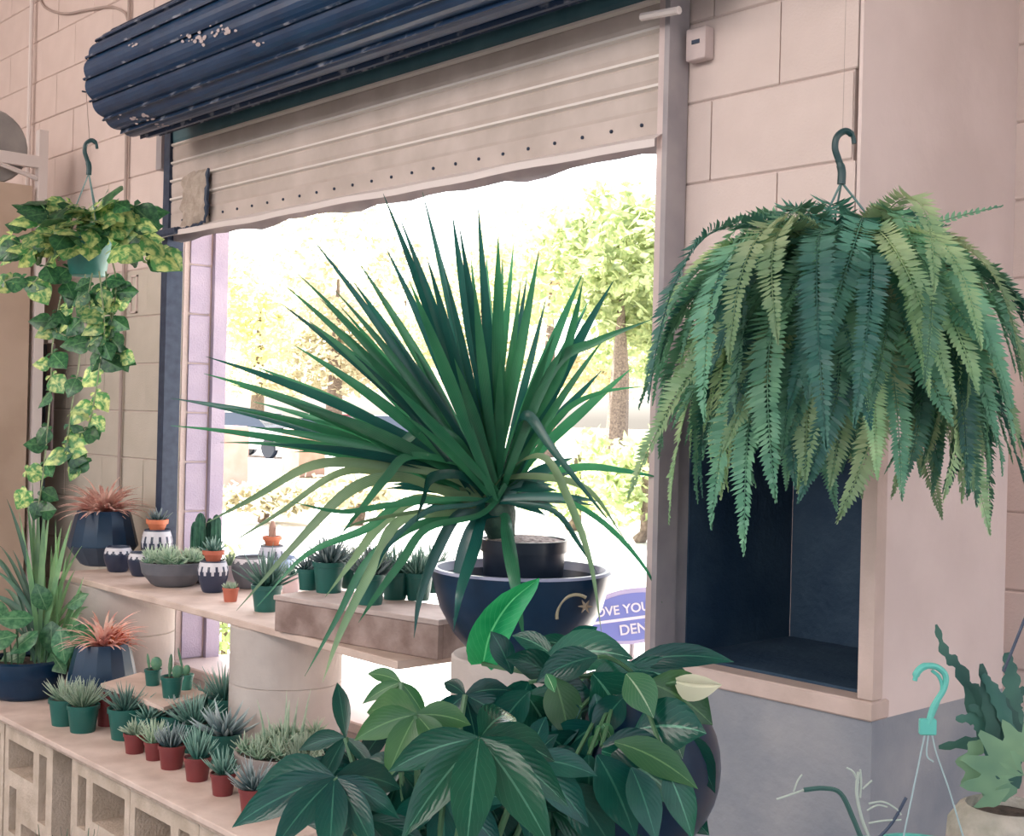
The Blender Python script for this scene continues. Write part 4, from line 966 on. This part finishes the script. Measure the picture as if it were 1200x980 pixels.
hubs1 = [((562, 866), [(470, 985, -.05), (545, 1010, -.12), (648, 1000, -.08), (666, 946, .02), (455, 905, .05), (650, 893, .10), (600, 838, .14)], .165, L_aral, 1.55),
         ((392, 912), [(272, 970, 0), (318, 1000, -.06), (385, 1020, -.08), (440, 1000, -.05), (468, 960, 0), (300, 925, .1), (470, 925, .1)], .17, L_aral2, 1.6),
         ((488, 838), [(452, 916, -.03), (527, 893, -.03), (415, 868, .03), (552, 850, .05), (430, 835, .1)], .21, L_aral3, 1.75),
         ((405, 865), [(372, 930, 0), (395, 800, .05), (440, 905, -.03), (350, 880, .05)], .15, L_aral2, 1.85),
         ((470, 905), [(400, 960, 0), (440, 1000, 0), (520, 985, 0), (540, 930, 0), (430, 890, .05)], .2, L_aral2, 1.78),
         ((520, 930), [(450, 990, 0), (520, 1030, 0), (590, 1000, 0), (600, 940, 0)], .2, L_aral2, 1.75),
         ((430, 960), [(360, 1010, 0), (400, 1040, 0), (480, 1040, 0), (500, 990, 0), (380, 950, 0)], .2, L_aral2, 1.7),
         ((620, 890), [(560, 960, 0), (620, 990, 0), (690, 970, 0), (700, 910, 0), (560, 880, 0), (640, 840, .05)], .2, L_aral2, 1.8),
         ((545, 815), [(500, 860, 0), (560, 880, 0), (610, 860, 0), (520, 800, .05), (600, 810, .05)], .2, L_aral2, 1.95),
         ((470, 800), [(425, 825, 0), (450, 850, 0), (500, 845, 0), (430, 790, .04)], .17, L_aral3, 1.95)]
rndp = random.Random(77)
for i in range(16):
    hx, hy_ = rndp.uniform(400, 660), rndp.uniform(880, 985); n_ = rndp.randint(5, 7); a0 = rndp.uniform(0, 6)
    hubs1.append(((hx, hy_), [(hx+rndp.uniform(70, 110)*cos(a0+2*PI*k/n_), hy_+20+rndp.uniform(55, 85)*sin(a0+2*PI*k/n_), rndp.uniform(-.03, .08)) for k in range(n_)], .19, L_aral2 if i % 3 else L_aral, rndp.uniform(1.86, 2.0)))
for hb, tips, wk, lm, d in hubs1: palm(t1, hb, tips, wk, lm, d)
for hb, tips, wk, lm, d in hubs1:
    H = hd(hb[0], hb[1], d)-S1; MB().tube(bez([Vector((random.uniform(-.04, .04), random.uniform(-.04, .04), .26)), Vector((H.x*.3, H.y*.3, H.z*.8)), H], 8), [.006]*5+[.0045]*4, 6).build('stem', M_stem, t1)
# second foreground plant in the dark round urn
UD = 2.05
uc = hd(738, 895, UD); RU = 106*UD/FPX
S2 = Vector((uc.x, uc.y, uc.z-RU*1.05))
US = thing('concrete_drum', 'concrete drum under the dark round urn', 'drum', (S2.x, S2.y, 0), group='concrete drums under the boards')
MB().lathe([(.115, 0), (.12, .004), (.12, S2.z-.004), (.115, S2.z), (.01, S2.z)], (0, 0, 0), 32).build('body', M_tube, US)
t2 = thing('leafy_shrub', 'broad-leaved shrub spilling from a round dark blue urn below the niche', 'potted plant', S2)
prof = [(RU*.55, .001)]+[(RU*cos(a)*1.0, RU*1.05+RU*1.05*sin(a)) for a in [math.radians(v) for v in range(-50, 61, 10)]]+[(RU*.52, RU*2.0), (RU*.48, RU*1.95)]
MB().lathe(prof, (0, 0, 0), 44).build('urn', M_glaze, t2); soil(t2, RU*.5, RU*1.9)
def simple(t, a, b_, wk, lm, d, dd=0, fold=.25, name='leaf', sd=None):
    A = hd(a[0], a[1], d); B = hd(b_[0], b_[1], d+dd); L = (B-A).length; pl = t.location
    mb = MB(); mb.strip([q-pl for q in leaflet_pts(A, B, .15)], [L*wk*k for k in LPW], sd if sd else (B-A).cross(-Fw+Up*.4), fold, 0, .04); return mb.build(name, lm, t, None, 60)
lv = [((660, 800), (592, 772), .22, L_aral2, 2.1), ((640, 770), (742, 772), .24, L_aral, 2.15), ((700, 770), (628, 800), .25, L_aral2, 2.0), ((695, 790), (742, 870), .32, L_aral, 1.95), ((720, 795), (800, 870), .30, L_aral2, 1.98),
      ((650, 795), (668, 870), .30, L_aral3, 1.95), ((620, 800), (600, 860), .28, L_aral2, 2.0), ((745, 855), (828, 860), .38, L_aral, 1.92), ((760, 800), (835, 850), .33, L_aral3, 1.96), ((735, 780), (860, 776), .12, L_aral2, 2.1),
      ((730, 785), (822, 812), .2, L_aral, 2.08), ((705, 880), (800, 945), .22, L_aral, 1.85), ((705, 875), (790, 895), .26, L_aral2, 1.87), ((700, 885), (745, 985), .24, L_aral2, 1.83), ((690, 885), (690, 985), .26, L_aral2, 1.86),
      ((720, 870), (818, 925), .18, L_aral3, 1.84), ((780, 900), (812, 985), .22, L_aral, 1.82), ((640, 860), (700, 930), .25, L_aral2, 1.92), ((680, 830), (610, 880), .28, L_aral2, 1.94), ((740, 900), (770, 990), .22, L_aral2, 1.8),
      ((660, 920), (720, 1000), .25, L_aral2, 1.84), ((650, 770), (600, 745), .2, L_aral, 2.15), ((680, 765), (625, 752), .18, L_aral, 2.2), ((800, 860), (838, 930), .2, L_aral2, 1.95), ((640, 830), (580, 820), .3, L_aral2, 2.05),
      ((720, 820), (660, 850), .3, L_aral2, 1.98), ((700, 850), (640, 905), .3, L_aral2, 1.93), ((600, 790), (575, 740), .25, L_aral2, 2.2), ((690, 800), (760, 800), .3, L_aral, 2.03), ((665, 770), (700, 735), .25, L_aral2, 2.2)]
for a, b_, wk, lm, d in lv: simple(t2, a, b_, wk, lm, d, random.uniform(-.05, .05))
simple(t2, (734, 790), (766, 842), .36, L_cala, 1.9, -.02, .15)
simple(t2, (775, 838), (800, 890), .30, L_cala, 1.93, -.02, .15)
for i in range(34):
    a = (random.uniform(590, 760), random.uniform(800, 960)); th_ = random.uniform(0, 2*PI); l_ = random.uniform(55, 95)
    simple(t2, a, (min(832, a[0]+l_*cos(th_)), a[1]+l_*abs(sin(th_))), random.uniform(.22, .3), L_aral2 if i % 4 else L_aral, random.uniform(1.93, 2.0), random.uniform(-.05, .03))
# bright little leaflets
for (a, b_) in (((700, 850), (706, 872)), ((706, 848), (718, 868)), ((640, 790), (650, 812)), ((700, 862), (690, 880))): simple(t2, a, b_, .3, L_cala, 1.9)
# tall rolled leaf
A = [hd(566, 778, 2.3), hd(575, 742, 2.28), hd(598, 706, 2.25), hd(632, 678, 2.22)]
P = catmull(A, 6); mb = MB(); m_ = len(P)-1
mb.strip([q-S2 for q in P], [.034*max(.04, sin(PI*min(1, .12+.88*(i/m_)**.8))**.6) for i in range(m_+1)], (P[-1]-P[0]).cross(-Fw), .85, 0, .1)
mb.build('rolled_leaf', leafmat('bright_rolled_leaf', (.01, .20, .08), (.03, .32, .13), vein=(.12, .5, .25), nv=12, rough=.2, trans=.35), t2)
b = MB()
for (a, b_, wk, lm, d) in lv[::2]:
    H = hd(a[0], a[1], d)-S2; b.tube(bez([Vector((random.uniform(-.04, .04), random.uniform(-.04, .04), RU*1.9)), Vector((H.x*.4, H.y*.4, max(H.z, RU*2.1))), H], 6), .0035, 5)
H = hd(566, 778, 2.3)-S2; b.tube(bez([Vector((0, 0, RU*1.9)), Vector((H.x*.5, H.y*.5, H.z)), H], 6), .005, 5)
b.build('stems', M_stem, t2, 'stuff')
# cream lily spathe
la, lb_ = hd(792, 800, 1.95)-S2, hd(846, 803, 1.93)-S2
mb = MB(); pts = bez([la, la.lerp(lb_, .5)-Up*.012, lb_], 10)
mb.strip(pts, [.004, .013, .019, .021, .020, .018, .015, .011, .007, .003, .0005], Up+Fw*.35, .55); mb.build('spathe', M_lily, t2)
mb = MB(); mb.strip(bez([la+Up*.004, la.lerp(lb_, .55)+Up*.010-Fw*.012, lb_], 10), [.003, .006, .008, .009, .009, .008, .007, .005, .003, .002, .0005], Up-Fw*.6, .3); mb.build('spathe_lip', M_lily, t2)
MB().tube(bez([la, la+Vector((-.05, .0, -.02)), Vector((0, 0, RU*2.0))], 6), .0035, 6).build('flower_stalk', M_stem, t2)

# ------------------------------------------------------------------ corner at right: staghorn pot, hangers, twigs
random.seed(4)
sp = hd(1178, 965, 1.75)
t = thing('potted_staghorn', 'plant with deeply lobed grey-green leaves in a mossy stone pot by the plastic hook', 'potted plant', sp-Up*.15)
Rr = .075; stg = t
MB().lathe([(Rr*.7, 0), (Rr*.9, .04), (Rr*1.05, .10), (Rr, .15), (Rr*.82, .17), (Rr*.7, .175), (Rr*.68, .16)], (0, 0, 0), 30).build('pot', mat('mossy_stone', (.28, .27, .22), .9, noise_s=30, c2=(.42, .38, .33), bump=.6), t)
soil(t, Rr*.68, .16)
def lobed(t, pts, w_, lm, d, teeth=7, deep=.75, name='leaf', rightv=None):
    P = catmull([hd(x, y, d) for (x, y) in pts], 8); n = len(P)-1; b = MB(); ws = []
    for i in range(n+1):
        u = i/n; env = w_*(.35+.65*sin(PI*min(1, u*.9+.1))); ws.append(max(.001, env*(1-deep*.5*(1+cos(2*PI*u*teeth)))))
    b.strip([q-t.location for q in P], ws, (P[-1]-P[0]).cross(Fw), .15); return b.build(name, lm, t, None, 60)
lobed(t, [(1168, 945), (1158, 920), (1165, 890), (1190, 868), (1215, 860)], .040, L_stag, 1.68, 6, .8)
lobed(t, [(1170, 925), (1145, 915), (1138, 890), (1150, 868)], .022, L_stag, 1.7, 4, .6)
lobed(t, [(1175, 940), (1180, 900), (1200, 885), (1230, 880)], .03, L_stag, 1.74, 5, .8)
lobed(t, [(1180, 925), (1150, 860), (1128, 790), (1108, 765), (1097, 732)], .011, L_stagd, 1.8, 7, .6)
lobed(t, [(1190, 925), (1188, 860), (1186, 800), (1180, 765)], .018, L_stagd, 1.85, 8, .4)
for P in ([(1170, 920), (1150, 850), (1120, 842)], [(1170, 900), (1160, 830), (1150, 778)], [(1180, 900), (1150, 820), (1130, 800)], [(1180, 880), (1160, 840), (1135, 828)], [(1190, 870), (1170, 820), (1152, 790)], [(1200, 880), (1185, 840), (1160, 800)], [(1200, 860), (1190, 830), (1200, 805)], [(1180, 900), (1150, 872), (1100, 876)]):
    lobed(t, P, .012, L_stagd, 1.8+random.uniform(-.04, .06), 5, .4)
stand = thing('plant_stand', 'dark round stool carrying the mossy stone pot', 'stool', (sp.x, sp.y, 0))
MB().lathe([(.10, sp.z-.175), (.10, sp.z-.151)], (0, 0, 0), 24, capt=True).build('seat', M_dark, stand)
for a in (.5, 2.6, 4.7): MB().tube([(.08*cos(a), .08*sin(a), sp.z-.176), (.12*cos(a), .12*sin(a), .0)], .010, 6).build('leg', M_dark, stand)
# empty hanger with teal plastic hook
hd0 = 1.55
t = thing('pot_hanger', 'teal plastic hanging-pot hook with two pale wires, beside the lobed plant', 'hanger', hd(1088, 850, hd0))
o0 = t.location.copy()
def P_(x, y): return hd(x, y, hd0)-o0
MB().tube(catmull([P_(1088, 848), P_(1094, 828), P_(1106, 808), P_(1108, 792), P_(1098, 782), P_(1084, 781), P_(1075, 788), P_(1072, 798)], 5), [.0038]*25+[.0045]*8+[.003]*3, 8).build('hook', M_hookt, t)
MB().tube(catmull([P_(1090, 846), P_(1099, 824), P_(1104, 806), P_(1100, 793), P_(1092, 786)], 5), [.0022]*21, 6).build('inner_rib', M_hookt, t)
b = MB(); m_ = Matrix((( *Rt, ), (*Fw,), (*Up,))).transposed().to_4x4()
b.box((-.011, -.003, -.012), (.009, .003, .008), M=Matrix.Translation(P_(1088, 850)) @ m_, bev=.0015); b.build('collar', M_hookt, t)
zf = 1.02
b = MB(); b.tube([P_(1084, 860), P_(1058, 985), P_(1050, 1010)], .0011, 5); b.tube(catmull([P_(1092, 860), P_(1098, 885), P_(1112, 925), P_(1130, 985), P_(1138, 1010)], 4), .0011, 5); b.tube(catmull([P_(1088, 860), P_(1086, 885), P_(1094, 893)], 4), .0011, 5); b.build('wires', mat('pale_wire', (.30, .40, .42), .4), t)
ec = (P_(1050, 1010)+P_(1138, 1010))/2+Fw*.045
MB().lathe([(.045, -.09), (.047, -.088), (.060, -.004), (.063, 0), (.058, 0), (.05, -.07)], ec, 24).build('empty_pot', M_hookt, t)
es = thing('plant_stand', 'dark low stool carrying the teal hanging pot', 'stool', (o0.x+ec.x, o0.y+ec.y, 0)); ze = o0.z+ec.z-.0905
MB().lathe([(.07, ze-.02), (.07, ze)], (0, 0, 0), 24, capt=True).build('seat', M_dark, es)
for a in (.5, 2.6, 4.7): MB().tube([(.055*cos(a), .055*sin(a), ze-.021), (.065*cos(a), .065*sin(a), 0)], .008, 6).build('leg', M_dark, es)
# twiggy plant
T0 = hd(1022, 1000, 1.6)
t = thing('twig_plant', 'sparse coral-like twig plant in a small teal pot below the niche', 'potted plant', T0-Up*.09)
tl = t.location.copy()
MB().lathe([(.022, 0), (.024, .002), (.034, .09), (.037, .09), (.037, .10), (.032, .10), (.03, .085)], (0, 0, 0), 20).build('pot', M_hookt, t); soil(t, .03, .085)
def tw(pts, r, m): MB().tube([q-tl for q in catmull([hd(x, y, 1.6) for x, y in pts], 5)], r, 6).build('twig', m, t)
tw([(1020, 985), (1010, 960), (1004, 930), (1006, 905)], .0022, M_wool); tw([(1006, 918), (1000, 905), (992, 900)], .0014, M_wool); tw([(1011, 925), (1016, 920), (1022, 915)], .0013, M_wool)
tw([(1008, 935), (1009, 918), (1008, 902)], .0014, M_wool); tw([(1012, 990), (1000, 960), (985, 930), (965, 924), (942, 926)], .0032, mat('dark_twig', (.03, .09, .08), .6))
tw([(942, 926), (925, 932), (910, 937)], .0014, M_wool); tw([(930, 928), (935, 915), (940, 908)], .0012, M_wool); tw([(1018, 942), (1035, 940), (1050, 948), (1056, 955)], .0014, M_wool); tw([(1018, 965), (1036, 962), (1056, 961)], .0013, M_wool)
tw([(1022, 990), (1045, 965), (1062, 935)], .002, M_dark); tw([(1016, 950), (1028, 944), (1040, 946)], .0012, M_wool)
ts = thing('plant_stand', 'slim dark stool carrying the small teal twig pot', 'stool', (tl.x, tl.y, 0))
MB().lathe([(.045, tl.z-.022), (.045, tl.z-.001)], (0, 0, 0), 20, capt=True).build('seat', M_dark, ts)
for a in (.5, 2.6, 4.7): MB().tube([(.035*cos(a), .035*sin(a), tl.z-.023), (.06*cos(a), .06*sin(a), 0)], .007, 6).build('leg', M_dark, ts)
# thin cord at the edge
q1, q2 = hd(1185, 765, 1.8), hd(1215, 690, 1.8)
MB().tube([q-stg.location for q in (q1+(q1-q2)*.3, q1, q2, q2+(q2-q1)*9.0)], .0022, 5).build('support_cord', M_dark, stg)

# floor plants peeping in at the bottom corner
for (px, py, lb) in ((62, 1010, 'small spiky plant on the floor before the pierced blocks, nearer the cabinet'), (92, 1020, 'small spiky plant on the floor under the dark gap between blocks')):
    p = hy(px, py, 1.45); p.z = 0
    t_, f = nursery(lb, p, .12, .11, M_blk, lambda f, z, r: None, 'potted_plant', 'potted plant', 'floor plants by the pierced blocks')
    tops = hy(px, 968, 1.45).z
    for k in range(7):
        a = k*.9; f.strip(bez([(0, 0, .10), (.02*cos(a), .02*sin(a), .10), (.05*cos(a), .05*sin(a), tops-.02*(k % 3))], 6), [.004, .007, .008, .007, .005, .003, .001], Vector((-sin(a), cos(a), 0)), .3)
    f.build('foliage', L_grassd, t_, 'stuff', 60)
p = hy(34, 985, 1.45); p.z = 0
o = MB().lathe([(.04, 0), (.055, .10), (.05, .105)], p, 20).build('small_pot', M_jar); tag(o, 'little dark glazed pot on the floor before the pierced blocks', 'pot')

# ------------------------------------------------------------------ outside
M_drive = mat('sunlit_concrete', (.62, .58, .54), .9, noise_s=1, c2=(.72, .68, .64))
M_lawn = mat('dry_grass', (.36, .34, .18), .95, noise_s=2, c2=(.55, .48, .32))
struct('ground', MB().box((-120, 2.72, -.06), (60, 160, -.02)), M_drive)
struct('lawn', MB().box((-120, 14.5, -.02), (60, 18.5, .0)), M_lawn)
struct('lawn_2', MB().box((-160, 46, -.02), (60, 160, .02)), M_lawn)
T_l = [leafmat('tree_leaf_a', (.36, .38, .20), (.58, .56, .34), rough=.6, trans=.35), leafmat('tree_leaf_b', (.44, .42, .26), (.64, .58, .40), rough=.6, trans=.35), leafmat('tree_leaf_c', (.24, .32, .14), (.42, .48, .24), rough=.6, trans=.35)]
def tree(px, d, h, rw, label, lm, seed, trunkh=2.0, n=2600, name='tree', cat='tree', group='trees beyond the window', size=.22, base_c=None):
    rnd = random.Random(seed); q = hd(px, 490, d); t = thing(name, label, cat, (q.x, q.y, .0), 0, group); b = MB()
    cl = [(Vector((rnd.gauss(0, rw*.4), rnd.gauss(0, rw*.4), rnd.uniform(trunkh+.2, h-.3))), rnd.uniform(.25, .5)*rw) for _ in range(16)]
    for i in range(n):
        c, r = rnd.choice(cl); v = Vector((rnd.gauss(0, 1), rnd.gauss(0, 1), rnd.gauss(0, 1))).normalized()*r*rnd.uniform(.6, 1.05); v.z *= .7; p = c+v
        if p.z > h or p.z < trunkh*.8: continue
        a = Vector((rnd.gauss(0, 1), rnd.gauss(0, 1), rnd.gauss(0, .6))).normalized()*size*rnd.uniform(.6, 1.2); e = a.cross(Vector((rnd.gauss(0, 1), rnd.gauss(0, 1), rnd.gauss(0, 1)))).normalized()*size*.4
        b.add([p-a, p-e, p+a, p+e], [(0, 1, 2, 3)], 0, [(0, 0), (.5, -1), (1, 0), (.5, 1)])
    b.build('crown', lm, t, 'stuff', 0)
    MB().tube([(0, 0, 0), (.1, 0, trunkh), (0, .1, h*.7)], [.22*rw/2, .16*rw/2, .05], 8).build('trunk', M_bark, t)
spec = [(300, 34, 5.6, 3.0, 'rounded tree beyond the road, nearest the lilac reveal', 0), (390, 30, 5.8, 3.0, 'spreading tree behind the parked cars', 1), (470, 40, 6.6, 3.6, 'pale tree behind the crown of the cordyline', 1),
        (560, 36, 6.0, 3.4, 'tree seen through the upright sword leaves', 0), (640, 28, 5.6, 2.8, 'tree between the sword leaves and the guide rail', 1), (722, 19, 4.0, 2.4, 'leafy tree just beside the pale guide rail', 2), (780, 30, 6.4, 3.4, 'tall tree rising behind the pale guide rail', 0)]
for i, (px, d, h, rw, lb, k) in enumerate(spec): tree(px, d*1.75, h*1.72, rw*1.25, lb, T_l[k], 100+i, 2.6, 4200, size=.24)
for i, (px, d, h, rw, lb) in enumerate(((672, 17, 1.4, .9, 'low bush on the verge below the arching leaves'), (752, 15.5, 1.6, .8, 'rounded bush on the verge by the guide rail'), (420, 17, .8, .9, 'low scrub on the verge behind the drooping leaves'), (310, 17, .6, .7, 'small scrub on the verge before the parked cars'))):
    tree(px, d, h, rw, lb, T_l[2 if px > 600 else 1], 200+i, .12, 900, 'bush', 'bush', 'bushes on the verge', .09)
# shrub close outside the sill
q = hy(262, 790, 3.6); tr_ = thing('bush', 'sunlit yellow-green bush just outside the window sill', 'bush', (q.x, q.y, -.02), 0); b = MB(); rnd = random.Random(5)
for i in range(900):
    v = Vector((rnd.gauss(0, 1), rnd.gauss(0, 1), rnd.gauss(0, 1))).normalized()*rnd.uniform(.5, 1); p = Vector((v.x*.35, v.y*.3, .38+v.z*.36)); a = Vector((rnd.gauss(0, 1), rnd.gauss(0, 1), rnd.gauss(0, 1))).normalized()*.035; e = a.cross(Vector((rnd.gauss(0, 1), rnd.gauss(0, 1), rnd.gauss(0, 1)))).normalized()*.015
    b.add([p-a, p-e, p+a, p+e], [(0, 1, 2, 3)], 0, [(0, 0), (.5, -1), (1, 0), (.5, 1)])
b.build('crown', T_l[2], tr_, 'stuff', 0); MB().tube([(0, 0, 0), (0, 0, .4)], .02, 6).build('stem', M_bark, tr_)
# cars
def car(px, d, rz, col, label):
    q = hd(px, 490, d); t = thing('parked_car', label, 'car', (q.x, q.y, -.02), rz, 'cars parked across the road')
    m = mat('car_paint', col, .25, coat=.6); gm = mat('car_glass', (.03, .04, .06), .1)
    sec = [(-2.15, .35, .75, .80), (-2.05, .28, .95, .84), (-1.0, .28, 1.0, .88), (1.1, .28, .95, .88), (2.0, .28, .80, .82), (2.2, .35, .62, .76)]
    b = MB(); vs = []
    for (x, z0, z1, wv) in sec: vs += [(x, -wv, z0), (x, wv, z0), (x, wv*1.02, (z0+z1)/2), (x, wv*.93, z1), (x, -wv*.93, z1), (x, -wv*1.02, (z0+z1)/2)]
    fs = [(5, 4, 3, 2, 1, 0), tuple(30+k for k in range(6))]
    for i in range(5):
        for k in range(6): j = (k+1) % 6; fs.append((6*i+k, 6*i+j, 6*i+6+j, 6*i+6+k))
    b.add(vs, fs); b.build('body', m, t)
    b = MB(); cz = [(-1.7, .96, .80), (-1.05, 1.42, .62), (.35, 1.44, .62), (1.15, .97, .80)]; vs = []
    for (x, z_, wv) in cz: vs += [(x, -wv, z_), (x, wv, z_)]
    vs += [(-1.7, -.84, .93), (-1.7, .84, .93), (1.15, -.84, .93), (1.15, .84, .93)]
    b.add(vs, [(0, 1, 3, 2), (2, 3, 5, 4), (4, 5, 7, 6), (0, 2, 4, 6), (7, 5, 3, 1)]); b.build('cabin', gm, t)
    MB().box((-1.08, -.60, 1.425), (.38, .60, 1.455), bev=.01).build('roof', m, t)
    for x in (-1.35, 1.35):
        for y in (-.8, .8):
            MB().lathe([(.1, -.1), (.3, -.1), (.32, -.06), (.32, .06), (.3, .1), (.1, .1)], (x, y, .32), 18, M=Matrix.Rotation(PI/2, 4, 'X'), capt=True).build('wheel', M_blk, t)
car(305, 42, .2, (.70, .66, .66), 'whitish car with blue windows glimpsed under the long side leaves')
car(400, 46, .25, (.45, .10, .10), 'reddish parked car beyond the drooping leaves')
car(475, 40, .2, (.66, .64, .68), 'pale parked car behind the lower sword leaves')
# post and building slab far off
q = hd(357, 490, 29); o = MB().box((q.x-.35, q.y-.35, 0), (q.x+.35, q.y+.35, 1.1), bev=.03).build('brick_gatepost', mat('dull_red_brick', (.42, .25, .20), .9, noise_s=3, c2=(.5, .32, .27))); tag(o, 'dull red brick post standing between the parked cars', 'post')
q = hd(262, 490, 22); o = MB().box((q.x-.5, q.y-.3, 0), (q.x+.35, q.y+.3, 1.2), bev=.03).build('brick_gatepost', bpy.data.materials['dull_red_brick']); tag(o, 'low dull red brick post next to the window reveal', 'post')
# oval sign on a stake
sc_ = hd(742, 722, 4.5)
t = thing('oval_sign', 'pale blue oval sign with white lettering outside beside the guide rail', 'sign', Vector((sc_.x, sc_.y, -.02)))
zz = sc_.z+.02
rotm = Matrix.Rotation(math.radians(-8), 4, Fw) if False else Matrix.Identity(4)
face = Matrix(((Rt.x, Up.x, -Fw.x, 0), (Rt.y, Up.y, -Fw.y, 0), (Rt.z, Up.z, -Fw.z, 0), (0, 0, 0, 1))) @ Matrix.Rotation(math.radians(9), 4, 'Z')
face = Matrix.Translation((0, 0, zz)) @ face
MB().lathe([(.001, .004), (1, .004), (1, -.006), (.001, -.006)], (0, 0, 0), 48, M=face @ Matrix.Diagonal((.19, .098, 1, 1)), capb=False).build('board', mat('sign_lilac', (.50, .46, .68), .5), t)
MB().lathe([(.001, .0055), (1, .0055), (1, .003)], (0, 0, 0), 48, M=face @ Matrix.Translation((0, -.002, 0)) @ Matrix.Diagonal((.175, .083, 1, 1)), capb=False).build('panel', mat('sign_blue', (.20, .24, .60), .5), t)
MB().box((-.175, -.012, .0058), (.175, -.002, .007), M=face).build('stripe', mat('sign_white', (.8, .78, .85), .5), t)
MB().tube([(0, 0, 0), (0, 0, zz-.04)], .010, 6).build('stake', M_post2, t).location = Fw*.02
def text(s, x, y, size, rot=0):
    c = bpy.data.curves.new('lettering_curve', 'FONT'); c.body = s; c.size = size; c.extrude = .001; c.align_x = 'CENTER'; c.offset = .0008
    o = bpy.data.objects.new('lettering_curve', c); C.objects.link(o); bpy.context.view_layer.update()
    me = bpy.data.meshes.new_from_object(o.evaluated_get(bpy.context.evaluated_depsgraph_get())); bpy.data.objects.remove(o)
    me.materials.clear(); me.materials.append(bpy.data.materials['sign_white'])
    o = link('lettering', me, t); o.matrix_local = face @ Matrix.Translation((x, y, .0075)) @ Matrix.Rotation(rot, 4, 'Z')
text('LOVE YOUR', -.032, .014, .045); text('DEN', -.005, -.060, .050)
